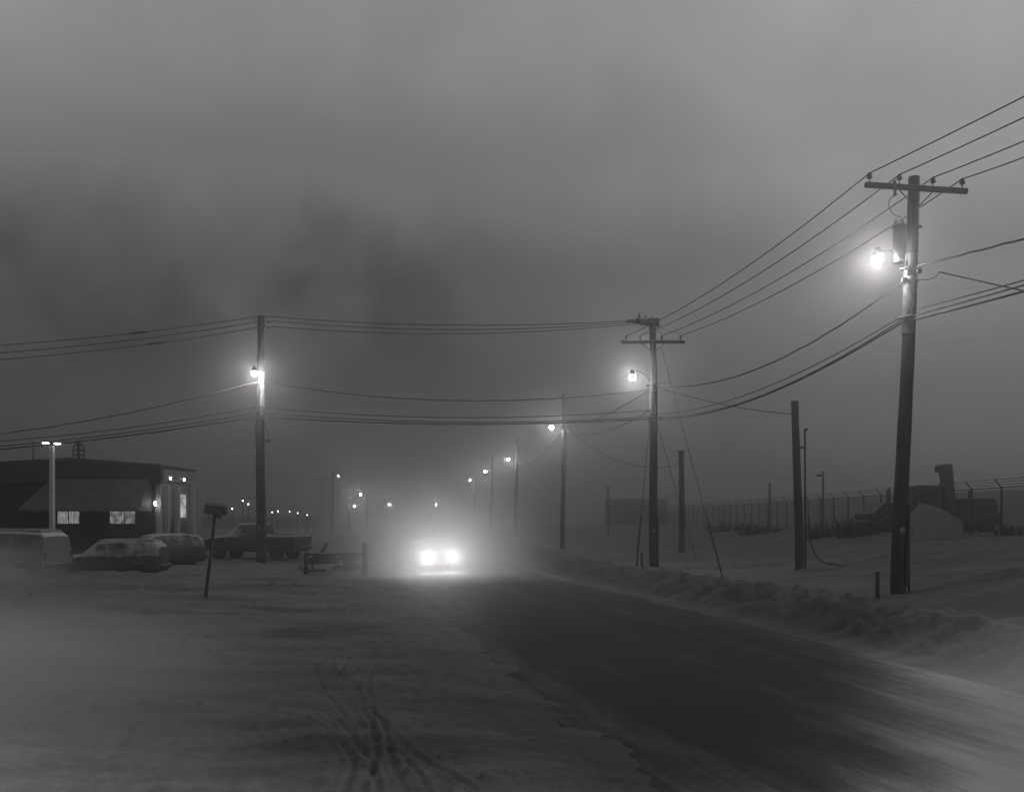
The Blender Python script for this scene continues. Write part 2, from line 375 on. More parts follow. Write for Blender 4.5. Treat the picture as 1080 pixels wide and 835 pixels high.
def dirt_corner_light_mask(x, y):
    """1 = pale, 0 = sanded, driven-over snow; near-corner brightness is painted in."""
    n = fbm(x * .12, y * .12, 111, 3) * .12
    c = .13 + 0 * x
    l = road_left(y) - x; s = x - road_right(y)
    c = c + .72 * sstep(2.2, 8.0, l - .55 * (y - 8) + n * 8) * sstep(26, 11, y)    # near left corner brightened in the snow colour
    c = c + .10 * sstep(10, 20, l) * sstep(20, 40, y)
    c = c + -.09 * sstep(.6, 1.2, s) * sstep(3.2, 2.0, s) * sstep(12, 17, y) + np.where(s > -.6, -.05 * sstep(-.6, 0, s) + .80 * sstep(20, 10.5, y) * sstep(-.6, .6, s), 0)  # dirtier bank face, plus painted-in brightness at the near right
    c = c + .15 * sstep(10.5, 6.5, y)  # extra light painted along the near edge
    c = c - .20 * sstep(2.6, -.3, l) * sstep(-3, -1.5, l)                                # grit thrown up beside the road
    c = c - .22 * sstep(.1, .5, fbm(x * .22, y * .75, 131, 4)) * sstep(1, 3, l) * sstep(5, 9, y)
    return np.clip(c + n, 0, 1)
th = np.concatenate([np.linspace(-180, -42, 60, endpoint=False), np.linspace(-42, 42, 620, endpoint=False), np.linspace(42, 180, 60, endpoint=False)])
rr = np.concatenate([[.02, .8, 2, 3.2, 4.4, 5.2], np.geomspace(5.8, 60, 380), np.geomspace(62, 400, 70)])
TH, RRm = np.meshgrid(np.radians(th), rr)
GX, GY = RRm * np.sin(TH), RRm * np.cos(TH)
GZ = height(GX, GY)
GZ = np.where(RRm > 300, GZ - (RRm - 300) * .002, GZ)
nr, nt = GX.shape
vv = np.stack([GX.ravel(), GY.ravel(), GZ.ravel()], 1)
ii = np.arange(nr * nt).reshape(nr, nt); jj = np.roll(ii, -1, 1)
ff = np.stack([ii[:-1].ravel(), jj[:-1].ravel(), jj[1:].ravel(), ii[1:].ravel()], 1)[:, ::-1]
me = bpy.data.meshes.new('ground'); me.from_pydata(vv.tolist(), [], ff.tolist())
at = me.attributes.new('dirt_corner_light', 'FLOAT', 'POINT'); at.data.foreach_set('value', dirt_corner_light_mask(GX, GY).ravel().astype(np.float32))
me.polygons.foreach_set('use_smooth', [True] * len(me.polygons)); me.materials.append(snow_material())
if me.polygons[len(me.polygons) // 2].normal.z < 0: me.flip_normals()
g_o = bpy.data.objects.new('ground', me); COL.objects.link(g_o); tag(g_o, kind='structure')

def road_material():
    m = bpy.data.materials.new('worn_asphalt'); m.use_nodes = True; t = m.node_tree; lk = t.links; b = t.nodes['Principled BSDF']
    uv = N(t, 'ShaderNodeUVMap', uv_map='UVMap'); c = N(t, 'ShaderNodeTexCoord')
    at = N(t, 'ShaderNodeAttribute', attribute_name='drift_and_light')
    def noise(src, sc, det, str_=(1, 1, 1)):
        mp_ = N(t, 'ShaderNodeMapping'); mp_.inputs['Scale'].default_value = str_; lk.new(src, mp_.inputs[0])
        n = N(t, 'ShaderNodeTexNoise'); lk.new(mp_.outputs[0], n.inputs['Vector']); n.inputs['Scale'].default_value = sc; n.inputs['Detail'].default_value = det; n.inputs['Roughness'].default_value = .65; return n.outputs['Fac']
    def ma(op, a, b_=None, c_=None):
        n = N(t, 'ShaderNodeMath', operation=op)
        for i, v in enumerate((a, b_, c_)):
            if v is None: continue
            if isinstance(v, (int, float)): n.inputs[i].default_value = v
            else: lk.new(v, n.inputs[i])
        return n.outputs[0]
    st = noise(uv.outputs[0], 1.0, 6, (1.6, .10, 1)); pt = noise(uv.outputs[0], 1.0, 8, (1.3, .6, 1)); fine = noise(c.outputs['Object'], 45, 4); rut = noise(uv.outputs[0], 1.0, 5, (5.5, .22, 1))
    f = ma('ADD', at.outputs['Fac'], ma('ADD', ma('MULTIPLY', ma('SUBTRACT', st, .5), .50), ma('MULTIPLY', ma('SUBTRACT', pt, .5), .60)))
    f = ma('ADD', f, ma('ADD', ma('MULTIPLY', ma('SUBTRACT', fine, .5), .32), ma('MULTIPLY', ma('SUBTRACT', rut, .5), .42)))
    r = N(t, 'ShaderNodeValToRGB'); lk.new(f, r.inputs[0]); cr = r.color_ramp
    cr.elements[0].position = .1; cr.elements[0].color = (.011, .0108, .011, 1); cr.elements[1].position = 1; cr.elements[1].color = (.72, .71, .715, 1)
    for p, v in ((.30, .020), (.43, .055), (.58, .12), (.76, .32)):
        q = cr.elements.new(p); q.color = (v, v * .99, v * .99, 1)
    lk.new(r.outputs[0], b.inputs['Base Color']); b.inputs['Roughness'].default_value = .75; b.inputs['Specular IOR Level'].default_value = .25
    bp = N(t, 'ShaderNodeBump'); bp.inputs['Strength'].default_value = .35; bp.inputs['Distance'].default_value = .012; lk.new(fine, bp.inputs['Height']); lk.new(bp.outputs[0], b.inputs['Normal'])
    return m
ys = np.concatenate([np.linspace(-40, 4, 20, endpoint=False), np.linspace(4, 60, 150, endpoint=False), np.geomspace(60, 395, 60)])
us = np.linspace(-.3, ROADW + .4, 28)
RX = road_left(ys)[:, None] + us[None]; RYm = np.repeat(ys[:, None], len(us), 1)
crown = .05 * (1 - ((us - ROADW / 2) / (ROADW / 2)) ** 2)
RZ = np.repeat((ROAD_Z + crown)[None], len(ys), 0)
vv = np.stack([RX.ravel(), RYm.ravel(), RZ.ravel()], 1); ii = np.arange(RX.size).reshape(RX.shape)
ff = np.stack([ii[:-1, :-1].ravel(), ii[:-1, 1:].ravel(), ii[1:, 1:].ravel(), ii[1:, :-1].ravel()], 1)
me = bpy.data.meshes.new('road'); me.from_pydata(vv.tolist(), [], ff.tolist())
uvl = me.uv_layers.new(name='UVMap'); UVv = np.stack([np.repeat(us[None], len(ys), 0).ravel(), RYm.ravel()], 1)
li = np.empty(len(me.loops), np.int32); me.loops.foreach_get('vertex_index', li); uvl.data.foreach_set('uv', UVv[li].ravel().astype(np.float32))
U = np.repeat(us[None], len(ys), 0)
drift_and_light = .13 + .26 * sstep(27, 39, RYm) + .17 * np.exp(-((U - 3.1) / .45) ** 2) + .22 * np.exp(-((U - 4.75) / .35) ** 2) + .07 * np.exp(-((U - 1.6) / .3) ** 2) + .25 * sstep(5.0, 6.4, U) + .27 * sstep(1.7, .1, U)  # snow streaks and edges; far stretch paled in colour to strengthen headlight spill
drift_and_light = drift_and_light + .78 * sstep(-.2, 4.2, U - .75 * (RYm - 8.6)) + .22 * sstep(9.0, 6.5, RYm)     # corner brightness painted as pale tone on the near right lane
at = me.attributes.new('drift_and_light', 'FLOAT', 'POINT'); at.data.foreach_set('value', np.clip(drift_and_light, 0, 1).ravel().astype(np.float32))
me.polygons.foreach_set('use_smooth', [True] * len(me.polygons)); me.materials.append(road_material())
ro = bpy.data.objects.new('road', me); COL.objects.link(ro); tag(ro, kind='structure')

# long dark slope beyond the fence
yy = np.concatenate([np.linspace(30, 160, 90), np.geomspace(165, 380, 30)]); xx = np.linspace(0, 1, 26)
px0 = 31 + .02 * (yy - 40); HXs = px0[:, None] + xx[None] ** 1.3 * 90
prof = sstep(0, .18, xx); hh = np.interp(yy, [30, 70, 130, 380], [3.3, 3.7, 4.1, 4.8])
HYs = np.repeat(yy[:, None], 26, 1)
HZs = .6 + prof[None] * hh[:, None] * (1 + .05 * fbm(HXs * .2, HYs * .08, 201, 3)) + .12 * fbm(HXs * .6, HYs * .6, 203, 3) + xx[None] * 2.0
vv = np.stack([HXs.ravel(), HYs.ravel(), HZs.ravel()], 1); ii = np.arange(HXs.size).reshape(HXs.shape)
ff = np.stack([ii[:-1, :-1].ravel(), ii[:-1, 1:].ravel(), ii[1:, 1:].ravel(), ii[1:, :-1].ravel()], 1)
me = bpy.data.meshes.new('hills'); me.from_pydata(vv.tolist(), [], ff.tolist()); me.polygons.foreach_set('use_smooth', [True] * len(me.polygons)); me.materials.append(M['earth'])
ho = bpy.data.objects.new('hills', me); COL.objects.link(ho); tag(ho, kind='structure')

# the air
hz = MB().add([(x, y, z) for z in (-3, 14) for x, y in ((-420, -420), (420, -420), (420, 420), (-420, 420))],
              [(0, 3, 2, 1), (4, 5, 6, 7), (0, 1, 5, 4), (1, 2, 6, 5), (2, 3, 7, 6), (3, 0, 4, 7)])
hm = bpy.data.materials.new('ice_fog'); hm.use_nodes = True; hm.node_tree.nodes.clear()
pv = N(hm.node_tree, 'ShaderNodeVolumePrincipled'); pv.inputs['Color'].default_value = (HAZE_C, HAZE_C * .99, HAZE_C * .995, 1); pv.inputs['Density'].default_value = HAZE_DENSITY; pv.inputs['Anisotropy'].default_value = HAZE_G
hmo = N(hm.node_tree, 'ShaderNodeOutputMaterial'); hm.node_tree.links.new(pv.outputs[0], hmo.inputs['Volume'])
tag(hz.build('haze', hm, smooth=False), kind='stuff')

# mist volumes added to pale the lower corners and the left edge
def mist(loc, scale, dens):
    em = bpy.data.materials.new('added_mist_volume'); em.use_nodes = True; et = em.node_tree; et.nodes.clear()
    c_ = N(et, 'ShaderNodeTexCoord'); ln_ = N(et, 'ShaderNodeVectorMath', operation='LENGTH'); et.links.new(c_.outputs['Object'], ln_.inputs[0])
    mr_ = N(et, 'ShaderNodeMapRange', interpolation_type='SMOOTHERSTEP'); et.links.new(ln_.outputs['Value'], mr_.inputs[0])
    mr_.inputs[1].default_value = 1.0; mr_.inputs[2].default_value = 0; mr_.inputs[3].default_value = 0; mr_.inputs[4].default_value = dens
    pv_ = N(et, 'ShaderNodeVolumePrincipled'); et.links.new(mr_.outputs[0], pv_.inputs['Density']); pv_.inputs['Color'].default_value = (.97, .96, .965, 1); pv_.inputs['Anisotropy'].default_value = .1
    eo_ = N(et, 'ShaderNodeOutputMaterial'); et.links.new(pv_.outputs[0], eo_.inputs['Volume'])
    o = MB().lathe([(math.sin(a), -math.cos(a)) for a in np.linspace(0.001, math.pi - .001, 15)], 24).build('added_mist', em, None)
    o.location = loc; o.scale = scale; tag(o, kind='stuff')
mist((-9.6, 10.0, .05), (8.6, 8, 2.0), .62)
mist((-21.5, 32.5, .2), (8, 6, 2.3), .22)
mist((8.6, 8.6, 0), (6.4, 5.8, 1.8), .46)

# ------------------------------------------------------------------ poles
def wood_shaft(h, r0, r1, lean=0.0, dy=0.0, z0=0.0, z1=None, sink=.6):
    z1 = h if z1 is None else z1
    pts, rad = [], []
    n = 14
    for i in range(n + 1):
        z = (z0 - (sink if z0 == 0 else 0)) + (z1 - z0 + (sink if z0 == 0 else 0)) * i / n
        t = max(0, z) / h
        wv_ = .035 * math.sin(z * .42 + h * 7) * min(1, max(0, z))
        pts.append((lean * t + wv_, dy * t + wv_ * .5, z)); rad.append((r0 + (r1 - r0) * t) * (1 + .02 * math.sin(z * 3.1)))
    return MB().tube(pts, rad, 14)
def lamp_parts(root, px, pz, side=-1, reach=.9, py=0.0, yaw=0.0):
    """Curved arm with a bucket-glass luminaire."""
    pts = []
    for i in range(13):
        t = i / 12
        pts.append((px + side * (.12 + (reach - .20) * t), py - .05, pz - .22 + .42 * math.sin(t * math.pi * .62)))
    a = MB().tube(pts, .019, 8); a.box((px + side * .15, py - .05, pz - .22), (.05, .12, .22)); a.build('lamp_arm', M['steel'], root)
    ex = px + side * reach
    h_ = MB().lathe([(.03, .24), (.085, .22), (.10, .10), (.14, .06), (.165, -.02), (.17, -.05), (.16, -.05), (.13, .03)], 18, (ex, py - .05, pz + .02)).build('lamp_head', M['steel'], root)
    MB().lathe([(.115, 0), (.122, -.05), (.118, -.12), (.11, -.19), (.09, -.205), (.02, -.207)], 18, (ex, py - .05, pz + .015)).build('lens', M['lamp'], h_)
def insulator(root, p, rot=None):
    m = MB().lathe([(.018, -.10), (.018, 0), (.05, .01), (.085, .04), (.05, .06), (.075, .09), (.045, .11), (.06, .14), (.03, .18), (.01, .185)], 12, p, rot)
    return m.build('insulator', M['porcelain'], root)
def pole_fittings(root, h, r0, lean):
    m = MB().tube([(lean * z / h + r0 * .55 * (1 - .25 * z / h), -r0 * .82 * (1 - .25 * z / h), z) for z in np.linspace(-.2, h * .78, 24)], .012, 5); m.build('ground_wire', M['cable'], root)
    MB().box((lean * .18 - r0 * .2, -r0 * .98, 1.75), (.12, .012, .16)).build('number_tag', M['chrome'], root)
    st = MB().tube([(lean * .2 + r0 * .75, -r0 * .72, -.3), (lean * .2 + r0 * .72, -r0 * .70, 2.4)], .035, 8).build('cable_guard', M['steel'], root)

# pole A, near right
YA = 24.7; A0 = W(947, 622, YA); A0.z = H(A0.x, YA) - .05
hA = W(964, 187, YA).z - A0.z; leanA = W(964, 187, YA).x - A0.x
pA = thing('utility_pole', 'tall leaning wooden pole nearest the camera, with transformer can, crossarm and lit lamp', 'utility pole', A0, 0, 'utility poles carrying the street lamps')
def Aloc(px, py, dy=0.0):
    w_ = W(px, py, YA); return Vector((w_.x - A0.x, dy, w_.z - A0.z))
zf0, zf1 = Aloc(0, 352).z, Aloc(0, 268).z
wood_shaft(hA, .205, .15, leanA).build('pole', M['wood'], pA)
t0, t1 = zf0 / hA, zf1 / hA
MB().tube([(leanA * t, 0, hA * t) for t in np.linspace(t0, t1, 9)], [(.205 - .055 * t) + .006 for t in np.linspace(t0, t1, 9)], 16).build('frost_crust', M['frost'], pA)
pole_fittings(pA, hA, .205, leanA)
c0, c1 = Aloc(909, 198, -.22), Aloc(1016, 205, -.22); dirv = (c1 - c0)
rot = Matrix.Rotation(-math.atan2(dirv.z, dirv.x), 3, 'Y')
MB().box((c0 + c1) / 2, (dirv.length, .11, .14), rot).build('crossarm', M['arm'], pA)
MB().tube([Aloc(944, 203, -.24), Aloc(960, 220, -.19)], .018, 6).build('brace', M['dark'], pA)
MB().tube([Aloc(982, 203, -.24), Aloc(966, 220, -.19)], .018, 6).build('brace', M['dark'], pA)
insA = []
for px, py in ((913.6, 198), (945, 199.5), (980, 202.5), (1010.6, 204)):
    p = Aloc(px, py, -.22); p.z += .15; insulator(pA, p); insA.append(A0 + p + Vector((0, 0, .16)))
# fuse cutout and its loop
q = Aloc(938, 200, -.32)
f_ = MB().box(q + Vector((0, 0, 0)), (.07, .07, .22)); f_.tube([q + Vector((0, -.03, .12)), q + Vector((.0, -.05, -.28))], .04, 8)
f_.lathe([(.05, -.04), (.05, .0), (.03, .02)], 10, q + Vector((0, -.04, -.25))); f_.build('fuse_cutout', M['dark'], pA)
lp = [q + Vector((0, -.04, -.28))] + [Aloc(933 + d_[0], 222 + d_[1], -.3) for d_ in ((0, -7), (-.5, 0), (3, 7), (8, 10), (13, 11))]
MB().tube(lp, .012, 6).build('jumper_wire', M['cable'], pA)
q = Aloc(952, 246, .02); rT = .175
tk = MB().lathe([(rT * .96, -.62), (rT, -.57), (rT, .33), (rT * 1.07, .345), (rT * 1.07, .385), (rT * .9, .43), (rT * .3, .46), (.02, .465)], 20, q + Vector((-.02, .14, -.15))).build('transformer', M['tank'], pA)
bs = MB()
for dx in (-.1, .08): bs.lathe([(.04, 0), (.06, .03), (.035, .06), (.055, .09), (.03, .12), (.015, .18)], 10, q + Vector((-.02 + dx, .14, .27)))
bs.build('bushing', M['porcelain'], tk)
br = MB().box(q + Vector((.36, -.05, .17)), (.3, .05, .07)); br.build('mounting_bracket', M['dark'], tk)
qa = Aloc(960, 281)
lamp_parts(pA, qa.x, Aloc(925, 271).z, -1, .92)
for px, py, n in ((958, 283, 8), (960, 296, 8), (957, 335, 8)):
    q = Aloc(px, py); MB().tube([q + Vector((.2 * math.cos(a), .2 * math.sin(a), .03 * math.sin(3 * a))) for a in np.linspace(0, 2 * math.pi, 14)], .028, 6, False).build('pole_band', M['rime'], pA)
for px, py in ((955, 290), (966, 288), (950, 297)): MB().box(Aloc(px, py, -.2), (.12, .09, .13)).build('cable_clamp', M['rime'], pA)
lw = MB()
for s_ in (0, 1): lw.tube([Aloc(957 + s_ * 2, 258, -.17), Aloc(952 + 5 * s_, 272, -.24), Aloc(956, 290, -.2)], .012, 6)
lw.build('service_lead', M['rcable'], pA)
cd = MB(); pts = [Aloc(958, 560 + i * 6, -.3) + Vector((.25 + .03 * i, 0, 0)) for i in range(10)]
cd.tube([Aloc(955, 545, -.22), Aloc(954, 580, -.22), Aloc(953, 618, -.22)], .035, 8); cd.build('conduit', M['dark'], pA)

# pole B, middle
YB = 41.2; B0 = W(690, 600, YB); B0.z = min(H(B0.x, YB), B0.z)
hB = W(688, 337, YB).z - B0.z
pB = thing('utility_pole', 'wooden pole in the middle, end-on insulator arm above its crossarm, guy wires, lit lamp', 'utility pole', B0, 0, 'utility poles carrying the street lamps')
def Bloc(px, py, dy=0.0):
    w_ = W(px, py, YB); return Vector((w_.x - B0.x, dy, w_.z - B0.z))
wood_shaft(hB, .215, .145, Bloc(688, 337).x).build('pole', M['wood'], pB)
zs = np.linspace(Bloc(0, 436).z, Bloc(0, 402).z, 7)
MB().tube([(Bloc(688, 337).x * z / hB, 0, z) for z in zs], [.215 - .07 * z / hB + .006 for z in zs], 16).build('frost_crust', M['frost'], pB)
pole_fittings(pB, hB, .215, Bloc(688, 337).x)
c0, c1 = Bloc(654.6, 362, -.2), Bloc(721.6, 361, -.2)
MB().box((c0 + c1) / 2, ((c1 - c0).length, .12, .15)).build('crossarm', M['arm'], pB)
MB().tube([Bloc(676, 363, -.22), Bloc(686, 371, -.17)], .02, 6).build('brace', M['dark'], pB)
MB().tube([Bloc(700, 363, -.22), Bloc(691, 371, -.17)], .02, 6).build('brace', M['dark'], pB)
insB = []
for px in (660, 675, 697, 717):
    p = Bloc(px, 361, -.2); p.z += .10; insB.append(B0 + p + Vector((0, 0, .16))); insulator(pB, p)
# upper arm set almost end-on, carrying the wires to the left pole
uA, uB = Bloc(668, 345, -1.3), Bloc(697, 338, .9)
dv = uB - uA
MB().box((uA + uB) / 2, (dv.length, .2, .22), Vector((1, 0, 0)).rotation_difference(dv).to_matrix()).build('dead_end_arm', M['arm'], pB)
deadB = []
for i, t in enumerate((.04, .36, .68, .98)):
    p = uA + dv * t
    m = MB()
    for k_ in range(4): m.lathe([(.02, -.06), (.12, -.04), (.07, .01), (.02, .05)], 10, p + Vector((-.12 - .12 * k_, 0, .0)), Matrix.Rotation(R(-90), 3, 'Y'))
    m.tube([p, p + Vector((-.6, 0, 0))], .015, 6); m.build('dead_end_insulator', M['porcelain'], pB); deadB.append(B0 + p + Vector((-.6, 0, 0)))
    insulator(pB, p + Vector((.04, 0, .15)))
jm = MB()
for i, px in enumerate((697, 717, 675)):
    a = uA + dv * (.3 + .3 * i); b = Bloc(px, 357, -.2) + Vector((0, 0, .2))
    jm.tube([a, a.lerp(b, .5) + Vector((.12, 0, -.12)), b], .011, 5)
jm.build('jumper_wire', M['cable'], pB)
lamp_parts(pB, Bloc(688, 0).x, Bloc(0, 396).z, -1, .92)
for py in (405, 413, 440, 444):
    q = Bloc(688.6, py); MB().tube([q + Vector((.21 * math.cos(a), .21 * math.sin(a), .0)) for a in np.linspace(0, 2 * math.pi, 14)], .03, 6, False).build('pole_band', M['rime'], pB)
for px, py in ((683, 407), (693, 406), (684, 441), (696, 442)): MB().box(Bloc(px, py, -.15), (.16, .1, .14)).build('cable_clamp', M['rime'], pB)

# left pole with lamp
YL = 43.7; L0 = W(275.5, 597, YL); L0.z = H(L0.x, YL) - .03
hL = W(275, 334, YL).z - L0.z
pL = thing('utility_pole', 'lone wooden pole on the left by the pickup, its lamp glowing on a frosted shaft', 'utility pole', L0, 0, 'utility poles carrying the street lamps')
def Lloc(px, py, dy=0.0):
    w_ = W(px, py, YL); return Vector((w_.x - L0.x, dy, w_.z - L0.z))
wood_shaft(hL, .245, .165, -.02).build('pole', M['wood'], pL)
pole_fittings(pL, hL, .245, -.02)
zs = np.linspace(Lloc(0, 438).z, Lloc(0, 392).z, 7)
MB().tube([(-.02 * z / hL, 0, z) for z in zs], [.245 - .08 * z / hL + .006 for z in zs], 16).build('frost_crust', M['hoar'], pL)
hd = MB().tube([Lloc(275, 402, -.16), Lloc(275, 396, -.45), Lloc(274.4, 392, -.75), Lloc(274.0, 392, -.9)], .026, 8); hd.box(Lloc(275, 402, -.2), (.07, .1, .24)); hd.build('lamp_arm', M['rime'], pL)
lc = Lloc(274.0, 394.4, -.95)
h_ = MB().lathe([(.03, .24), (.085, .22), (.10, .10), (.14, .06), (.165, -.02), (.17, -.05), (.16, -.05), (.13, .03)], 18, lc).build('lamp_head', M['steel'], pL)
MB().lathe([(.115, 0), (.122, -.05), (.118, -.12), (.11, -.19), (.09, -.205), (.02, -.207)], 18, lc).build('lens', M['lamp'], h_)
topL = []
for i, (px, py) in enumerate(((275, 334), (279, 339), (280, 345))):
    p = Lloc(px, py, -.12 - .05 * i); m = MB()
    for k_ in range(3): m.lathe([(.02, -.05), (.08, -.03), (.05, .01), (.02, .04)], 10, p + Vector((.06 + .11 * k_, 0, -.02 * k_)), Matrix.Rotation(R(90), 3, 'Y'))
    m.box(p, (.12, .1, .1)); m.build('insulator', M['porcelain'], pL); topL.append(L0 + p)
MB().box(Lloc(276, 343, -.2), (.14, .08, .5)).build('pole_bracket', M['dark'], pL)
lp = MB()
for a, b, c in (((273, 437), (271, 452), (272, 470)), ((278, 437), (282, 452), (286, 464)), ((276, 438), (279, 456), (281, 467))):
    lp.tube([Lloc(*a, -.24), Lloc(*b, -.28), Lloc(*c, -.27)], .022, 6)
lp.box(Lloc(284, 465, -.2), (.22, .14, .16)); lp.build('cable_loop', M['cable'], pL)
for py in (405, 429, 433, 441):
    q = Lloc(275, py); MB().tube([q + Vector((.22 * math.cos(a), .22 * math.sin(a), .02 * math.sin(2 * a))) for a in np.linspace(0, 2 * math.pi, 14)], .03, 6, False).build('pole_band', M['rime'], pL)

MB().box((.0 + Bloc(688, 337).x, -.16, hB - .08), (.5, .12, .2)).build('pole_top_bracket', M['dark'], pB)
# receding row of street poles along the right side
YC = 66.7; C0 = W(593.5, 578, YC); C0.z = H(C0.x, YC)
pC = thing('street_pole', 'first slim street-lamp pole beyond the middle pole, wires fanning from its lamp', 'utility pole', C0, 0, 'street lamp poles fading up the road')
hC = W(0, 416, YC).z - C0.z
wood_shaft(hC, .20, .14, .1).build('pole', M['wood'], pC)
zl = W(0, 449, YC).z - C0.z
MB().tube([(.1 * z / hC, 0, z) for z in np.linspace(zl - 1.9, zl + .3, 6)], [.2 - .06 * z / hC + .006 for z in np.linspace(zl - 1.9, zl + .3, 6)], 14).build('frost_crust', M['frost'], pC)
lamp_parts(pC, .1, zl, -1, .95)
MB().box((.08, -.2, zl - .12), (.5, .08, .12)).build('cable_clamp', M['rime'], pC)
for px, py, Y, lab in ((544, 462, 103, 'second pole of the fading lamp row, bare top high above its lamp'),
                       (518, 480, 134, 'third pole of the fading lamp row, dim beside its small lamp'),
                       (500.5, 493, 176, 'farthest and faintest pole of the lamp row, nearest the oncoming headlights')):
    w_ = W(px, py, Y); dup(pC, (w_.x, Y, w_.z - hC), 0, lab)

# lamps on the far left side of the street
def far_lamp(px, py, Y, hp, label, m='fardot', side=1):
    w_ = W(px, py, Y); x = w_.x - side * 1.0; z0 = H(x, Y)
    t = thing('street_lamp', label, 'street lamp', (x, Y, z0), 0, 'far street lamps left of the headlights')
    zt = w_.z - z0
    MB().tube([(0, 0, -.4), (0, 0, zt + .9)], [.13, .09], 10).build('pole', M['wood'], t)
    MB().tube([(0, 0, zt - .1), (side * .5, 0, zt + .25), (side * .95, 0, zt + .2)], .03, 6).build('lamp_arm', M['steel'], t)
    h_ = MB().lathe([(.03, .3), (.12, .26), (.19, .16)], 12, (side * 1.0, 0, zt)).build('lamp_head', M['steel'], t)
    MB().lathe([(.11, .12), (.12, .05), (.1, -.05), (.04, -.09)], 12, (side * 1.0, 0, zt)).build('lens', M[m], h_)
far_lamp(357, 502, 150, 8, 'highest far street lamp, faint and alone up in the fog left of the others', 'fardim')
far_lamp(380.5, 521.5, 150, 7, 'brighter upper lamp of the close far pair, with a wide halo', 'fardot', -1)
far_lamp(374, 534, 165, 7, 'lower lamp of the close far pair, just under the brighter one')
far_lamp(410.5, 532, 175, 7, 'far street lamp between the close pair and the headlights')
far_lamp(460, 532, 190, 7, 'far street lamp directly above the oncoming headlights')
# low yard lights far across the lot
for i, (px, py, m, lab) in enumerate(((245, 536.5, 'fardim', 'low yard light left of the paired lights, nearest the snow sign'),
                                 (256, 528, 'fardim', 'upper left of the two paired yard lights above the pickup cab'),
                                 (262, 531.5, 'fardim', 'lower right of the two paired yard lights above the pickup cab'),
                                 (287, 540, 'faint', 'faint yard light just right of the left pole'),
                                 (293, 539, 'fardim', 'brighter yard light a little right of the left pole'),
                                 (305.5, 539.5, 'faint', 'dim yard light above the pickup bed, third from the right'),
                                 (314, 541, 'faint', 'faint yard light above the tail of the pickup'),
                                 (324, 543, 'faint', 'last tiny yard light, right of the pickup tail'))):
    Y = 130 + 6 * (i % 3); w_ = W(px, py, Y); z0 = H(w_.x, Y)
    t = thing('yard_light', lab, 'yard light', (w_.x, Y, z0), 0, 'low yard lights across the lot')
    MB().tube([(0, 0, -.3), (0, 0, w_.z - z0 - .1)], .07, 8).build('post', M['dark'], t)
    MB().lathe([(.03, -.07), (.07, -.05), (.08, .03), (.04, .08), (.01, .09)], 10, (0, 0, w_.z - z0)).build('lens', M[m], t)

# ------------------------------------------------------------------ other posts on the right
Y = 35.0; w_ = W(843, 600, Y); G0 = Vector((w_.x, Y, H(w_.x, Y) - .02)); hG = W(0, 423, Y).z - G0.z
pG = thing('wooden_post', 'thick cut-off wooden pole with a service pipe beside it, between the middle and near poles', 'pole', G0)
wood_shaft(hG, .17, .135, W(839, 0, Y).x - w_.x).build('pole', M['wood'], pG)
m = MB(); xo = W(848, 0, Y).x - w_.x
zt = W(0, 455, Y).z - G0.z
m.tube([(xo + .03, -.1, -.3), (xo + .02, -.1, 1.2), (xo, -.1, zt), (xo + .04, -.1, zt + .1), (xo + .12, -.1, zt + .08)], .04, 8)
m.lathe([(.05, 0), (.08, .04), (.05, .1), (.01, .13)], 10, (xo + .03, -.1, zt + .02)); m.build('service_pipe', M['dark'], pG)
MB().box((xo - .12, -.12, W(0, 472, Y).z - G0.z), (.16, .1, .1)).build('bracket', M['dark'], pG)
hp = [(xo + .1, -.25, 2.0), (xo + .13, -.3, 1.2), (xo + .3, -.35, .62), (xo + .62, -.4, .3), (xo + 1.0, -.45, .22), (xo + 1.4, -.5, .16)]
MB().tube(smooth_poly(np.array(hp), 5).tolist(), .025, 6).build('hanging_cable', M['cable'], pG)
Y = 58.0; w_ = W(719, 572, Y); H0 = Vector((w_.x, Y, H(w_.x, Y) - .02)); hH = W(0, 476, Y).z - H0.z
pH = thing('wooden_post', 'short thick pole right behind the middle pole, with small insulators near its flat top', 'pole', H0)
wood_shaft(hH, .2, .17).build('pole', M['wood'], pH)
MB().lathe([(.02, -.06), (.06, -.03), (.04, 0), (.06, .04), (.02, .06)], 10, (-.26, -.05, hH - .65)).build('insulator', M['porcelain'], pH)
MB().box((0, 0, hH + .02), (.42, .42, .07)).build('cap', M['dark'], pH)

def small_post(px, ptop, pbot, Y, r, label, name='post', zfix=None):
    w_ = W(px, pbot, Y); z0 = min(H(w_.x, Y), w_.z)
    zt = W(0, ptop, Y).z - z0
    m = MB().tube([(0, 0, -.3), (0, 0, zt - r * .4), (0, 0, zt)], [r, r, r * .75], 10); o = m.build(name, M['dark'], None); o.location = (w_.x, Y, z0)
    return tag(o, label, 'post')
small_post(925.5, 602, 623, 24.2, .055, 'stubby dark marker post in the snow left of the near pole', 'marker_post')
small_post(677, 582, 600, 40.6, .06, 'short dark stub post at the foot of the middle pole', 'marker_post')
small_post(641.5, 513, 552, 105, .14, 'thin dark post at the left edge of the low far building', 'mast')
small_post(812, 509, 545, 92, .13, 'plain thin post behind the fence, left of the thick cut-off pole', 'mast')

# unlit lamp behind the fence
Y = 82; w_ = W(868, 530, Y); z0 = H(w_.x, Y)
t = thing('yard_lamp', 'unlit yard lamp on a thin mast behind the barbed fence', 'lamp post', (w_.x, Y, z0))
zt = W(0, 500, Y).z - z0
MB().tube([(0, 0, -.2), (0, 0, zt)], [.13, .09], 10).build('pole', M['dark'], t)
h_ = MB().box((-.25, 0, zt - .1), (.62, .3, .2)).build('lamp_head', M['dark'], t)
MB().box((-.02, 0, zt + .12), (.16, .2, .28)).build('photocell', M['dark'], h_)

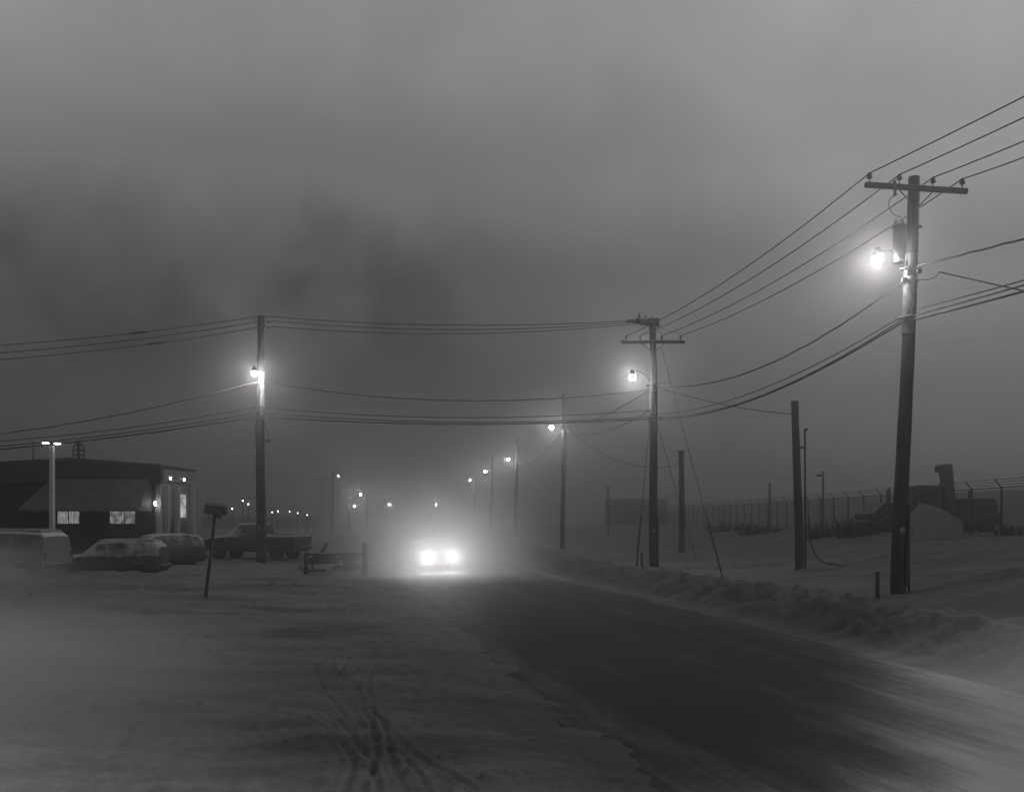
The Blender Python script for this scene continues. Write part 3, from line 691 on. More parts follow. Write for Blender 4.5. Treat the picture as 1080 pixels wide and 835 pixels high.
# guy wires of the middle pole
def guy(px0, py0, px1, py1, Y1, label, guard=None, r=.014):
    a = W(px0, py0, YB) + Vector((0, -.15, 0)); b = W(px1, py1, Y1); b.z = H(b.x, b.y) - .1
    t = thing('guy_wire', label, 'guy wire', b, 0, 'guy wires of the middle pole')
    MB().tube([Vector((0, 0, 0)), a - b], r, 6).build('strand', M['cable'], t)
    if guard:
        dv_ = (a - b); MB().tube([dv_ * .01, dv_ * guard], .045, 8).build('guard', M['dark'], t)
    return t
guy(697, 368, 763.5, 613, 34.0, 'long guy wire running right from under the middle crossarm to a dark guarded foot', .22)
guy(691, 442, 735, 570, 47, 'shorter guy wire slanting right from the low cable clamp of the middle pole')
guy(685, 442, 671, 598, 41.2, 'steep guy wire dropping just left of the middle pole with guarded foot', .36)

# ------------------------------------------------------------------ overhead wires
def wire(name, label, a, b, sag, r, m='cable', group=None, n=28, cat='wire', wob=0.0):
    a, b = Vector(a), Vector(b); pts = []
    for i in range(n + 1):
        t = i / n; p = a.lerp(b, t); p.z -= sag * 4 * t * (1 - t)
        if wob: p.z += wob * math.sin(i * 2.3); p.x += wob * math.cos(i * 1.7)
        pts.append(p)
    me_ = MB().tube([p - a for p in pts], r, 6); o = me_.build(name, M[m], None); o.location = a
    return tag(o, label, cat, group)
POWER, COMM = 'power lines overhead', 'cables slung lower down the poles'
# near crossarm -> off to the right, towards the next pole behind the camera
ORD = ('first', 'second', 'third', 'fourth')
ends = [(1080, 102, 19.6), (1080, 124, 19.9), (1080, 149, 20.2), (1080, 166, 20.5)]
for i, (a, (px, py, Y)) in enumerate(zip(insA, ends)):
    e1 = W(px, py, Y); dv = e1 - a
    # continue past the frame on the same line of poles
    t = 1 / 5.2; s_ = .28
    b = Vector((a.x + dv.x * 5.2, a.y + dv.y * 5.2, a.z + (dv.z + 4 * s_ * t * (1 - t)) / t))
    wire('power_line', ('highest thin wire leaving the near crossarm to the upper right, from its left tip',
                        'second wire down leaving the near crossarm to the right, from just left of the pole',
                        'third wire down leaving the near crossarm to the right, from just right of the pole',
                        'lowest of the four wires leaving the near crossarm to the right, from its right tip')[i], a, b, s_, .017, group=POWER, n=40)
    wire('power_line', ('outermost upper wire from the near crossarm down to the middle pole, from its left tip',
                        'second wire from the near crossarm to the middle pole, starting left of the near pole',
                        'third wire from the near crossarm down to the middle pole, passing behind the transformer',
                        'lowest wire from the near crossarm to the right of the middle arm')[i], a, insB[i], .42, .017, group=POWER)
# middle pole <-> left pole, top
for i in range(3):
    wire('power_line', ('upper of the top wires between the left pole and the middle pole', 'middle of the top wires between the left pole and the middle pole', 'lower of the top wires between the left pole and the middle pole')[i],
         topL[i] + Vector((.36, 0, 0)), deadB[i], (.30, .38, .42)[i], .016, group=POWER)
    w_ = wire('power_line', ('upper of the top wires leaving the left pole to the left edge', 'middle of the top wires leaving the left pole to the left edge', 'lower of the top wires leaving the left pole to the left edge')[i],
         topL[i], W(-160, (372, 381, 388)[i], 38 - i), (.30, .32, .34)[i], .017, group=POWER)
    if i in (0, 2):
        c_ = Vector(topL[i]); t = (.325, 0, .30)[i]; b_ = W(-160, (372, 381, 388)[i], 38 - i)
        p = c_.lerp(b_, t) - c_; p.z -= (.30, .32, .34)[i] * 4 * t * (1 - t)
        MB().tube([p + (b_ - c_).normalized() * s for s in (-.42, -.3, 0, .3, .42)], [.02, .045, .055, .045, .02], 8).build('damper', M['cable'], w_)
aL = lambda px, py: W(px, py, YL) + Vector((0, -.25, 0))
aB = lambda px, py: W(px, py, YB) + Vector((0, -.22, 0))
aA = lambda px, py: W(px, py, YA) + Vector((0, -.2, 0))
wire('telephone_cable', 'middle-height cable from the left lamp to below the lamp of the middle pole', aL(278, 403), aB(686, 411), .72, .026, 'rcable', COMM, wob=.012)
wire('telephone_cable', 'middle-height cable from the left lamp sagging to the left edge', aL(272, 403), W(-150, 470, 38), .55, .026, 'rcable', COMM, wob=.012)
for i, (ya, yb, sg, r) in enumerate(((430, 433, .42, .022), (436, 440, .34, .024), (440, 442, .30, .034))):
    wire('telephone_cable', ('upper of three low cables strung between the left pole and the middle pole', 'middle of three low cables strung between the left pole and the middle pole', 'lowest thick cable strung between the left pole and the middle pole')[i],
         aL(278, ya), aB(686, yb), sg, r, 'cable', COMM, wob=.006)
    wire('telephone_cable', ('upper of three low cables from the left pole over the building', 'middle of three low cables from the left pole over the building', 'lowest thick cable from the left pole over the building')[i],
         aL(272, ya), W(-150, (473, 480, 484)[i], 39), sg * .9, r, 'cable', COMM, wob=.006)
wire('telephone_cable', 'thick cable sagging alone from the near lamp down to the middle lamp', aA(953, 296), aB(692, 407), .95, .026, 'rcable', COMM, wob=.008)
for i, (ya, yb, sg, r) in enumerate(((331, 437, .62, .016), (334, 440, .75, .02), (337, 442, .70, .028))):
    wire('telephone_cable', ('thinnest top cable of the low bundle between near and middle poles', 'middle cable of the low bundle between near and middle poles', 'thick bottom cable of the low bundle between near and middle poles')[i],
         aA(955, ya), aB(692, yb), sg, r, 'rcable', COMM)
def off_right(label, a, px, py, Y, sag, r, m='cable', ext=2.6, wob=0.0):
    e1 = W(px, py, Y); b = a + (e1 - a) * ext; b.z += sag * 0
    wire('telephone_cable', label, a, b, sag, r, m, COMM, wob=wob)
off_right('twisted service cable rising from the near lamp bracket to the right edge', aA(963, 283), 1080, 251, 20.0, .02, .026, 'rcable', wob=.01)
off_right('drop cable sloping down from the near pole, crossing the others at the right edge', aA(987, 289), 1080, 306, 23.0, .02, .02)
MB_ = MB().tube([aA(963, 297), aA(975, 297), aA(984, 294), aA(987, 289)], .012, 6).build('drip_loop', M['rcable'], pA)
MB_.parent = None; MB_.name = 'drip_loop'; tag(MB_, 'thin curled drip loop joining the drop cable to the near pole', 'wire', COMM)
off_right('upper of the three low cables leaving the near pole to the right edge', aA(966, 327), 1080, 293, 20.5, .06, .018, 'rcable')
off_right('middle of the three low cables leaving the near pole to the right edge', aA(962, 334), 1080, 298, 20.5, .06, .02, 'rcable')
off_right('thick lowest of the three cables leaving the near pole to the right edge', aA(960, 339), 1080, 305, 20.4, .05, .028, 'rcable')
Gt = W(836, 437, 35) + Vector((0, -.1, 0)); Ht = W(714.5, 491, 58) + Vector((0, -.1, 0))
Cq = W(597, 450, YC) + Vector((0, -.1, 0))
wire('telephone_cable', 'cable from the middle pole sloping right to the thick cut-off pole', aB(692, 408), Gt, .2, .018, 'cable', COMM)
wire('telephone_cable', 'cable dropping left from the middle pole to the first street-lamp pole behind', aB(685, 411), Cq, .35, .026, 'cable', COMM)
wire('telephone_cable', 'slack cable drooping from the first street-lamp pole to the short pole behind', Cq, Ht, 1.1, .022, 'cable', COMM)
wire('telephone_cable', 'second cable dropping left from the middle pole toward the first street-lamp pole', aB(685, 433), Cq + Vector((0, 0, -.3)), .6, .02, 'cable', COMM)
wire('telephone_cable', 'cable slanting from the first to the second street-lamp pole of the row', Cq, W(545, 489, 103), .9, .024, 'cable', COMM)

# ------------------------------------------------------------------ building on the left
BY, BX = 52.0, -20.6
gz = .05
bd = thing('office_building', 'low dark single-storey building with two lit windows under a pale awning', 'building', (BX, BY, gz))
def Bl(px, py, Y=BY): w_ = W(px, py, Y); return Vector((w_.x - BX, Y - BY, w_.z - gz))
peak, eR, eL = Bl(78, 483), Bl(172, 490), Bl(-180, 497)
DEP = 5.8
ol = [(eL.x, -.6), (0, -.6), (0, eR.z - .9), (peak.x, peak.z - .9), (eL.x, eL.z - .9)]
MB().prism(ol, 0, DEP).build('wall', M['siding'], bd, False)
rf = MB(); o_ = .28
rf.prism([(eL.x - .3, eL.z - .02), (peak.x, peak.z), (eR.x + .03, eR.z), (eR.x + .03, eR.z - .16), (peak.x, peak.z - .18), (eL.x - .3, eL.z - .2)], -.5, DEP - .4)
rfo = rf.build('roof', M['roof'], bd, False)
MB().prism([(eL.x - .3, eL.z - .2), (peak.x, peak.z - .18), (eR.x + .02, eR.z - .16), (eR.x + .02, eR.z - 1.12), (peak.x, peak.z - 1.3), (eL.x - .3, eL.z - 1.3)], -.42, -.005).build('fascia', M['fascia'], bd, False)
# sloped awning
a0, a1 = Bl(36, 537), Bl(160, 537); zt = Bl(0, 506).z
aw = MB(); P = [(a0.x, -1.7, a0.z), (a1.x, -1.7, a1.z), (a1.x, -.45, zt), (a0.x + 1.2, -.45, zt), (a0.x, -1.7, a0.z - .12), (a1.x, -1.7, a0.z - .12), (a1.x, -.45, zt - .3), (a0.x + 1.2, -.45, zt - .3)]
P += [(a0.x, -.012, a0.z), (a0.x, -.012, a0.z - .12), (a1.x, -.012, zt), (a1.x, -.012, a0.z - .12), (a0.x + 1.2, -.012, zt)]
aw.add(P, [(0, 1, 2, 3), (0, 4, 5, 1), (0, 3, 12, 8), (0, 8, 9, 4), (1, 5, 11, 10, 2), (4, 9, 11, 5), (3, 2, 10, 12)])
awo = aw.build('awning', M['awning'], bd, False)
rb = MB()
for i in range(19):
    x0 = a0.x + .25 + i * (a1.x - a0.x - .4) / 18; t = 0
    x1 = max(x0, a0.x + 1.25)
    rb.tube([(x0, -1.705, a0.z + .012), (x1, -.46, zt + .015)], .016, 5)
rb.build('seam', M['awning'], awo)
for (x0, x1, y0, y1, mm) in ((61, 84, 539, 552, 'winlit'), (116, 143, 538, 552, 'winlit2')):
    p0, p1 = Bl(x0, y1), Bl(x1, y0); cx, cz, w, h = (p0.x + p1.x) / 2, (p0.z + p1.z) / 2, p1.x - p0.x, p1.z - p0.z
    fr = MB(); b_ = .07
    fr.box((cx, -.03, p1.z + b_ / 2), (w + 2 * b_, .08, b_)); fr.box((cx, -.05, p0.z - b_ / 2), (w + 2 * b_, .12, b_))
    for xx_ in (p0.x - b_ / 2, p1.x + b_ / 2): fr.box((xx_, -.03, cz), (b_, .08, h - .004))
    fr.box((cx + (.0 if mm == 'winlit' else .12), -.025, cz), (.05, .05, h - .004))
    win = fr.build('window', M['dark'], bd)
    MB().box((cx, -.006, cz), (w, .012, h)).build('pane', M[mm], win)
# doorway between the windows and plinth
MB().box((Bl(99, 0).x, -.03, 1.35), (1.0, .05, 2.1)).build('door', M['fascia'], bd)
# the porch and lit side at the right
sx = .02
MB().box((.012, DEP / 2, 2.3), (.02, DEP - .1, 4.2)).build('side_cladding', M['pale'], bd)
for k_, (yy_, w) in enumerate(((.15, .22), (1.35, .26), (3.0, .26), (5.6, .2))):
    MB().box((.17, yy_, 2.0), (.28, w, 4.4)).build('column', M['trim'], bd)
pf = MB().box((.22, DEP / 2 - .1, Bl(0, 497).z - .05), (.42, DEP - .3, .5)).build('porch_fascia', M['pale'], bd)
def wall_lamp(p, nm='wall_lamp', h=.16, r=.06):
    b_ = MB().box(p + Vector((-.05, 0, h * .6)), (.12, .12, .06)).build(nm, M['dark'], bd)
    MB().lathe([(r * .6, -h / 2), (r, -h * .3), (r, h * .3), (r * .6, h / 2)], 10, p).build('bulb', M['bulb'], b_)
wall_lamp(Vector((.55, .9, Bl(0, 503.5).z)), 'wall_lamp', .14, .055); wall_lamp(Vector((.55, 3.1, Bl(0, 505).z + .1)), 'wall_lamp', .14, .055)
wall_lamp(Vector((.12, -.30, Bl(0, 531).z)), 'wall_lamp', .26, .06)
p0, p1 = 3.55, 4.85
fr = MB().box((.05, 4.2, 3.05), (.06, 1.5, 1.7)).build('window', M['trim'], bd)
MB().box((.086, 4.2, 3.05), (.012, .9, 1.4)).build('pane', M['wintall'], fr)
MB().box((.05, 4.2, 1.05), (.06, 1.1, 2.0)).build('door', M['dark'], bd)
MB().box((.05, 2.2, 1.2), (.06, 1.0, 2.1)).build('door', M['siding'], bd)
MB().box((.75, 2.3, 1.0), (.06, .5, .9)).build('notice_panel', M['trim'], bd)
st = MB(); st.box((.9, 2.6, .15), (1.6, 4.6, .3)); st.box((1.5, 2.6, .05), (1.2, 4.6, .18)); st.build('steps', M['snowdim'], bd)
# roof ventilator cage
vp = Bl(83, 482, BY + 2); ve = MB()
rv = Bl(89, 0, BY + 2).x - vp.x
for k_ in range(6):
    a = k_ * math.pi / 3
    ve.tube([vp + Vector((rv * .9 * math.cos(a), rv * .9 * math.sin(a), -.3)), vp + Vector((rv * math.cos(a), rv * math.sin(a), .4)), vp + Vector((rv * .9 * math.cos(a), rv * .9 * math.sin(a), .62)), vp + Vector((rv * .3 * math.cos(a), rv * .3 * math.sin(a), .82))], .03, 6)
for z, q in ((.12, .95), (.42, 1.0)): ve.tube([vp + Vector((rv * q * math.cos(a), rv * q * math.sin(a), z)) for a in np.linspace(0, 2 * math.pi, 17)], .028, 6, False)
ve.tube([vp + Vector((0, 0, -.3)), vp + Vector((0, 0, .9)), vp + Vector((0, 0, 1.05))], [.1, .1, .04], 8); ve.lathe([(.2, .8), (.16, .88), (.03, .95)], 12, vp); ve.build('roof_ventilator', M['dark'], bd)
ap = Bl(35, 484, BY + 3); MB().tube([ap + Vector((0, 0, -.3)), ap + Vector((0, 0, 1.1))], [.05, .03], 6).build('antenna', M['dark'], bd)

# lamp post with two heads before the building
Y = 40.0; w_ = W(55, 585, Y); z0 = H(w_.x, Y)
t = thing('lamp_post', 'pale square car-park lamp post with two small lit heads in front of the building', 'lamp post', (w_.x, Y, z0))
zt = W(0, 466, Y).z - z0
MB().box((0, 0, (zt - .15) / 2 - .15), (.2, .2, zt + .1), None, .85).build('post', mat('pale_post', .42, .6, .15, 4, .1), t)
MB().box((0, 0, .1), (.5, .5, .4)).build('footing', M['snowdim'], t)
MB().tube([(-.22, 0, zt - .03), (0, 0, zt + .02), (.22, 0, zt - .05)], .03, 6).build('bracket', M['dark'], t)
for s_ in (-1, 1):
    h_ = MB().box((s_ * .26, -.02, zt + .02 - (.03 if s_ > 0 else 0)), (.24, .2, .07)).build('lamp_head', M['dark'], t)
    MB().box((s_ * .26, -.05, zt - .05 - (.03 if s_ > 0 else 0)), (.22, .18, .06)).build('lens', M['yard'], h_)

# ------------------------------------------------------------------ vehicles
def loft(secs):
    """secs: (x, zbottom, halfwidth, zbelt, halfwidth_top, ztop)"""
    vs_, fs = [], []; n = 14
    for x, zb, hw, zbelt, ht, zt in secs:
        half = [(hw * .8, zb), (hw * .96, zb + .06), (hw, zb + .22 * (zbelt - zb) + .05), (hw, zbelt - .08), (hw * .97, zbelt), (ht, zt - .06), (ht * .86, zt)]
        ring = half + [(-a, b) for a, b in half[::-1]]
        vs_ += [(x, a, b) for a, b in ring]
    for i in range(len(secs) - 1):
        for j in range(n):
            k_ = (j + 1) % n; fs.append((i * n + j, i * n + k_, (i + 1) * n + k_, (i + 1) * n + j))
    fs += [tuple(range(n)), tuple(range((len(secs) - 1) * n, len(secs) * n))[::-1]]
    return MB().add(vs_, fs)
def glasshouse(secs, i0, i1, sgn):
    """side glass panels between section indexes i0..i1 (strip) on one side"""
    m = MB()
    for sgn in (sgn,):
        for a, b in zip(range(i0, i1), range(i0 + 1, i1 + 1)):
            q = []
            for idx, u in ((a, .05), (b, .95)):
                A_, B_ = secs[a], secs[b]
                L_ = [A_[k_] + (B_[k_] - A_[k_]) * u for k_ in range(6)]
                x, zb, hw, zbelt, ht, zt = L_
                for v in (.10, .88):
                    y = hw * .97 + (ht - hw * .97) * v; z = zbelt + (zt - .06 - zbelt) * v
                    q.append(Vector((x, sgn * (y + .012), z)))
            m.add([q[0], q[2], q[3], q[1]] + [p - Vector((0, sgn * .02, 0)) for p in (q[0], q[2], q[3], q[1])],
                  [(0, 1, 2, 3), (4, 7, 6, 5), (0, 4, 5, 1), (1, 5, 6, 2), (2, 6, 7, 3), (3, 7, 4, 0)])
    return m
def slope_glass(secs, a, b, fwd):
    A_, B_ = secs[a], secs[b]; q = []
    for S_, u in ((A_, .10), (B_, .92)): pass
    def top(u):
        L_ = [A_[k_] + (B_[k_] - A_[k_]) * u for k_ in range(6)]; return L_
    P = []
    for u in (.08, .9):
        x, zb, hw, zbelt, ht, zt = top(u); P += [Vector((x, ht * .84, zt)), Vector((x, -ht * .84, zt))]
    n = (P[2] - P[0]).cross(P[1] - P[0]).normalized(); n = n if n.z > 0 else -n
    m = MB(); T = [p + n * .012 for p in (P[0], P[1], P[3], P[2])]; Bt = [p - n * .02 for p in (P[0], P[1], P[3], P[2])]
    return m.add(T + Bt, [(0, 1, 2, 3), (7, 6, 5, 4), (0, 4, 5, 1), (1, 5, 6, 2), (2, 6, 7, 3), (3, 7, 4, 0)])
def wheel(root, x, y, r, w=.2):
    rot = Matrix.Rotation(R(90), 3, 'X')
    t_ = MB().lathe([(r * .6, -w / 2), (r * .93, -w / 2), (r, -w * .32), (r, w * .32), (r * .93, w / 2), (r * .6, w / 2)], 22, (x, y, r), rot).build('wheel', M['tyre'], root)
    MB().lathe([(r * .6, -w * .42), (r * .55, -w * .36), (r * .2, -w * .45), (r * .2, w * .45), (r * .55, w * .36), (r * .6, w * .42)], 18, (x, y, r), rot).build('rim', M['chrome'], t_)
def make_car(name, label, cat, loc, rz, secs, paint, glass, side, ws, rear, wheels, r, lights=True, group=None, lampm=None):
    t = thing(name, label, cat, loc, rz, group)
    b = loft(secs).build('body', paint, t)
    md = b.modifiers.new('round', 'BEVEL'); md.width = .035; md.segments = 2; md.limit_method = 'ANGLE'; md.angle_limit = R(25)
    for nm, sp in (('side_window', side),):
        for a, b_ in sp:
            for k_ in range(a, b_):
                if secs[k_][5] - secs[k_][3] > .15 or secs[k_ + 1][5] - secs[k_ + 1][3] > .3:
                    for sgn in (1, -1): glasshouse(secs, k_, k_ + 1, sgn).build(nm, glass, t)
    if ws: slope_glass(secs, ws[0], ws[1], 1).build('windscreen', glass, t)
    if rear: slope_glass(secs, rear[0], rear[1], 0).build('rear_window', glass, t)
    hw = secs[len(secs) // 2][2]
    for x in wheels:
        for s_ in (1, -1): wheel(t, x, s_ * (hw - .08), r)
    xf = secs[-1][0]; zb = secs[-1][3]
    mb = MB().box((xf - .01, 0, secs[-1][1] + .10), (.14, hw * 1.8, .16)); mb.build('front_bumper', M['dark'], t)
    xr = secs[0][0]; MB().box((xr - .03, 0, secs[0][1] + .14), (.14, hw * 1.8, .16)).build('rear_bumper', M['dark'], t)
    for s_ in (1, -1):
        if lights: MB().box((xf + .005, s_ * hw * .68, zb - .12), (.06, .3, .14)).build('headlight', M['chrome'], t)
        MB().box((xr - .005, s_ * hw * .84, secs[0][3] - .1), (.05, .14, .26)).build('tail_light', M['dark'], t)
        MB().box((secs[-1][0] - 1.35, s_ * (hw + .09), secs[-1][3] + .12), (.09, .17, .12)).build('mirror', paint, t)
    return t
SEDAN = [(-2.05, .32, .72, .84, .66, .90), (-1.98, .24, .80, .90, .70, .98), (-1.35, .20, .83, .93, .66, 1.06), (-.75, .19, .84, .93, .60, 1.40), (.0, .19, .84, .92, .60, 1.45), (.45, .19, .84, .92, .60, 1.40), (1.05, .2, .83, .90, .66, 1.0), (1.75, .23, .80, .82, .68, .88), (2.05, .3, .72, .70, .62, .74)]
WAGON = [(-2.15, .34, .74, .92, .66, 1.02), (-2.1, .26, .83, .98, .62, 1.36), (-1.85, .22, .86, 1.0, .62, 1.56), (-1.0, .21, .87, .98, .64, 1.63), (.0, .21, .87, .97, .64, 1.62), (.45, .21, .87, .97, .63, 1.55), (1.05, .22, .86, .96, .70, 1.06), (1.75, .25, .83, .88, .70, .94), (2.15, .32, .74, .74, .64, .78)]
VAN = [(-2.35, .40, .84, 1.05, .76, 1.2), (-2.3, .30, .93, 1.1, .74, 1.72), (-2.1, .27, .95, 1.1, .74, 1.86), (-.9, .26, .96, 1.1, .76, 1.92), (.55, .26, .96, 1.1, .76, 1.90), (.95, .26, .96, 1.1, .74, 1.82), (1.65, .27, .95, 1.08, .78, 1.16), (2.15, .3, .92, .98, .76, 1.04), (2.4, .4, .82, .82, .7, .86)]
PICK = [(-2.9, .56, .88, 1.28, .86, 1.32), (-2.85, .48, .98, 1.32, .94, 1.38), (-.62, .46, 1.0, 1.32, .95, 1.38), (-.56, .46, 1.0, 1.32, .74, 1.98), (-.3, .46, 1.0, 1.32, .74, 2.06), (.75, .46, 1.0, 1.32, .74, 2.04), (1.45, .46, 1.0, 1.30, .80, 1.38), (2.4, .48, .98, 1.22, .82, 1.30), (2.85, .60, .88, 1.08, .78, 1.14)]
PARK = 'snowed-in vehicles parked by the building'
# pale van at the left edge: rear towards the right
Y = 36.5; c_ = W(12, 0, Y).x
v = make_car('parked_van', 'pale frosted van cut off by the left edge, parked nose away behind a snow heap', 'van', (c_ - .25, Y, H(c_, Y) - .12), R(180 - 8), VAN, M['vanpaint'], M['fglass'], [(1, 3), (3, 5)], (5, 6), None, (-1.45, 1.5), .35, group=PARK)
ss = MB()
def snow_slab(root, pts, z, name='snow_cover', m='snowdim', th=.1):
    n = len(pts); cx = sum(p[0] for p in pts) / n; cy = sum(p[1] for p in pts) / n
    vs_ = [(x, y, z - .02) for x, y in pts] + [(cx + (x - cx) * .97, cy + (y - cy) * .95, z + th * .6) for x, y in pts] + [(cx + (x - cx) * .8, cy + (y - cy) * .75, z + th) for x, y in pts]
    fs = [tuple(range(2 * n, 3 * n)), tuple(range(n))[::-1]]
    for k_ in (0, 1): fs += [(k_ * n + i, k_ * n + (i + 1) % n, (k_ + 1) * n + (i + 1) % n, (k_ + 1) * n + i) for i in range(n)]
    return MB().add(vs_, fs).build(name, M[m], root)
def rect(x0, x1, w): return [(x0, -w), (x0 + .15, -w * 1.02), ((x0 + x1) / 2, -w * 1.04), (x1 - .1, -w), (x1, -w * .8), (x1, w * .8), (x1 - .1, w), ((x0 + x1) / 2, w * 1.04), (x0 + .15, w * 1.02), (x0, w)]
snow_slab(v, rect(-2.05, .9, .68), 1.9)
Y = 38.5; c_ = (W(119, 0, Y)).x
v = make_car('parked_car', 'dull frosted estate car half buried in snow in front of the building', 'car', (c_, Y, H(c_, Y + .5) - .28), R(180 + 6), WAGON, M['carpaint'], M['carpaint'], [(1, 3), (3, 5)], (5, 6), None, (-1.3, 1.35), .33, group=PARK)
snow_slab(v, rect(-1.85, .45, .60), 1.57, th=.09); snow_slab(v, rect(1.1, 1.95, .62), .9, 'hood_snow', th=.1)
Y = 44; c_ = W(163, 0, Y).x
v = make_car('parked_car', 'darker hatchback seen behind the frosted estate car, tail towards the porch', 'car', (c_ + .1, Y, H(c_, Y) - .1), R(180 + 40), WAGON, M['darkpaint'], M['glass'], [(1, 3), (3, 5)], (5, 6), None, (-1.3, 1.35), .34, group=PARK)
Y = 51; c_ = W(271, 0, Y).x
v = make_car('pickup_truck', 'big dark pickup truck parked side-on behind the left wooden pole', 'pickup truck', (c_, Y, H(c_, Y) - .02), R(180 - 14), PICK, M['darkpaint'], M['glass'], [(3, 5)], (5, 6), None, (-1.75, 1.85), .44, group=PARK)
snow_slab(v, rect(-2.75, -.7, .82), 1.35, 'bed_snow', th=.12); snow_slab(v, rect(-.4, .6, .66), 2.03, 'roof_snow', th=.08)
# the oncoming car
CY = 42.0; cxm = W(462, 0, CY).x; yaw = R(-90 + 24)
fwd = Vector((math.cos(yaw), math.sin(yaw), 0))
cp = Vector((cxm, CY, ROAD_Z + .03)) - fwd * 2.07
onc = make_car('oncoming_car', 'oncoming car on the road with both headlights blazing through the fog', 'car', cp, yaw, SEDAN, M['darkpaint'], M['glass'], [(2, 3), (3, 5)], (5, 6), (2, 3), (-1.25, 1.3), .31, lights=False)
for s_ in (1, -1):
    rot = Matrix.Rotation(R(90), 3, 'Y')
    h_ = MB().lathe([(.10, -.10), (.125, -.02), (.125, .03), (.11, .04)], 18, (2.02, s_ * .60, .64), rot).build('headlight', M['chrome'], onc)
    MB().lathe([(.105, .042), (.09, .06), (.05, .072), (.01, .075)], 18, (2.02, s_ * .60, .64), rot).build('lens', M['headlamp'], h_)
    l_ = bpy.data.lights.new('headlight_beam', 'SPOT'); l_.energy = HEAD_SPOT; l_.shadow_soft_size = .09; l_.spot_size = R(80); l_.spot_blend = 1.0; l_.color = (1, .985, .99)
    lo = bpy.data.objects.new('headlight_beam', l_); COL.objects.link(lo); lo.parent = onc; lo.location = (2.42, s_ * .60, .64)
    lo.rotation_euler = Vector((-1, .38, .02)).to_track_quat('Z', 'Y').to_euler()
MB().box((2.06, 0, .5), (.05, .9, .14)).build('grille', M['dark'], onc)
# fog volume added round the car to carry the headlight glow
em = bpy.data.materials.new('added_glow_fog'); em.use_nodes = True; et = em.node_tree; et.nodes.clear()
c_ = N(et, 'ShaderNodeTexCoord'); ln_ = N(et, 'ShaderNodeVectorMath', operation='LENGTH'); et.links.new(c_.outputs['Object'], ln_.inputs[0])
mr_ = N(et, 'ShaderNodeMapRange', interpolation_type='SMOOTHERSTEP'); et.links.new(ln_.outputs['Value'], mr_.inputs[0])
mr_.inputs[1].default_value = 1.0; mr_.inputs[2].default_value = .08; mr_.inputs[3].default_value = 0; mr_.inputs[4].default_value = PUFF_D
pv_ = N(et, 'ShaderNodeVolumePrincipled'); vs_ = N(et, 'ShaderNodeVectorMath', operation='SUBTRACT'); et.links.new(c_.outputs['Object'], vs_.inputs[0]); vs_.inputs[1].default_value = (-.40, 0, -.04)
vm_ = N(et, 'ShaderNodeVectorMath', operation='MULTIPLY'); et.links.new(vs_.outputs[0], vm_.inputs[0]); vm_.inputs[1].default_value = (1.7, 1, .75)
l2_ = N(et, 'ShaderNodeVectorMath', operation='LENGTH'); et.links.new(vm_.outputs[0], l2_.inputs[0])
m2_ = N(et, 'ShaderNodeMapRange', interpolation_type='SMOOTHSTEP'); et.links.new(l2_.outputs['Value'], m2_.inputs[0])
m2_.inputs[1].default_value = .16; m2_.inputs[2].default_value = .62; m2_.inputs[3].default_value = .14; m2_.inputs[4].default_value = 1
mm_ = N(et, 'ShaderNodeMath', operation='MULTIPLY'); et.links.new(mr_.outputs[0], mm_.inputs[0]); et.links.new(m2_.outputs[0], mm_.inputs[1])
et.links.new(mm_.outputs[0], pv_.inputs['Density']); pv_.inputs['Color'].default_value = (.93, .92, .925, 1); pv_.inputs['Anisotropy'].default_value = .15
eo_ = N(et, 'ShaderNodeOutputMaterial'); et.links.new(pv_.outputs[0], eo_.inputs['Volume'])
pf_ = MB().lathe([(math.sin(a), -math.cos(a)) for a in np.linspace(0.001, math.pi - .001, 15)], 24).build('added_glow_fog', em, None)
pf_.location = cp + fwd * 2.4 + Vector((.25, -3.6, .5)); pf_.scale = (9.2, 5.8, 4.9); pf_.rotation_euler = (0, 0, R(-86)); tag(pf_, kind='stuff')

# ------------------------------------------------------------------ left yard clutter
Y = 26.2; a = W(217, 630, Y); a.z = H(a.x, Y) - .05; b = W(227, 541, Y)
t = thing('road_sign', 'small dark snow-capped sign box on a thin leaning pole in the open snow', 'sign', a)
dv = b - a
MB().tube([dv * -.05, dv * .5, dv], [.055, .045, .045], 10).build('pole', M['dark'], t)
rot = Matrix.Rotation(R(7), 3, 'Y') @ Matrix.Rotation(R(30), 3, 'Z')
pl = MB().box(dv + Vector((.02, 0, .10)), (.62, .22, .26), rot).build('sign_box', M['dark'], t)
MB().box(dv + Vector((.035, 0, .25)), (.56, .2, .07), rot).build('snow_cap', M['snowdim'], t)
ic = MB()
for k_ in range(6): ic.tube([dv + Vector((-.24 + k_ * .08, -.09 + .02 * k_, -.02)), dv + Vector((-.24 + k_ * .08, -.09 + .02 * k_, -.10 - .05 * (k_ % 3)))], [.014, .003], 5)
ic.build('icicle', M['dark'], t); MB().box(dv + Vector((.1, -.02, -.06)), (.14, .12, .16), rot).build('bracket', M['dark'], t)

Y = 38; a = W(323, 598, Y); b = W(385, 603, Y - 1.0)
t = thing('barrier_gate', 'low barrier with one horizontal bar between two short posts left of the headlights', 'barrier', (a.x, Y, H(a.x, Y)))
dx = b.x - a.x
MB().tube([(0, 0, -.2), (0, 0, .9)], .10, 12).build('post', M['dark'], t)
MB().tube([(dx, -1.0, -.2), (dx, -1.0, 1.22), (dx, -1.0, 1.27)], [.12, .12, .08], 12).build('post', M['wood'], t)
MB().tube([(0, 0, .82), (dx * .5, -.5, .84), (dx, -1.0, .88)], .055, 10).build('bar', M['dark'], t)
MB().box((dx, -1.0, 1.30), (.24, .24, .07)).build('snow_cap', M['snowdim'], t)
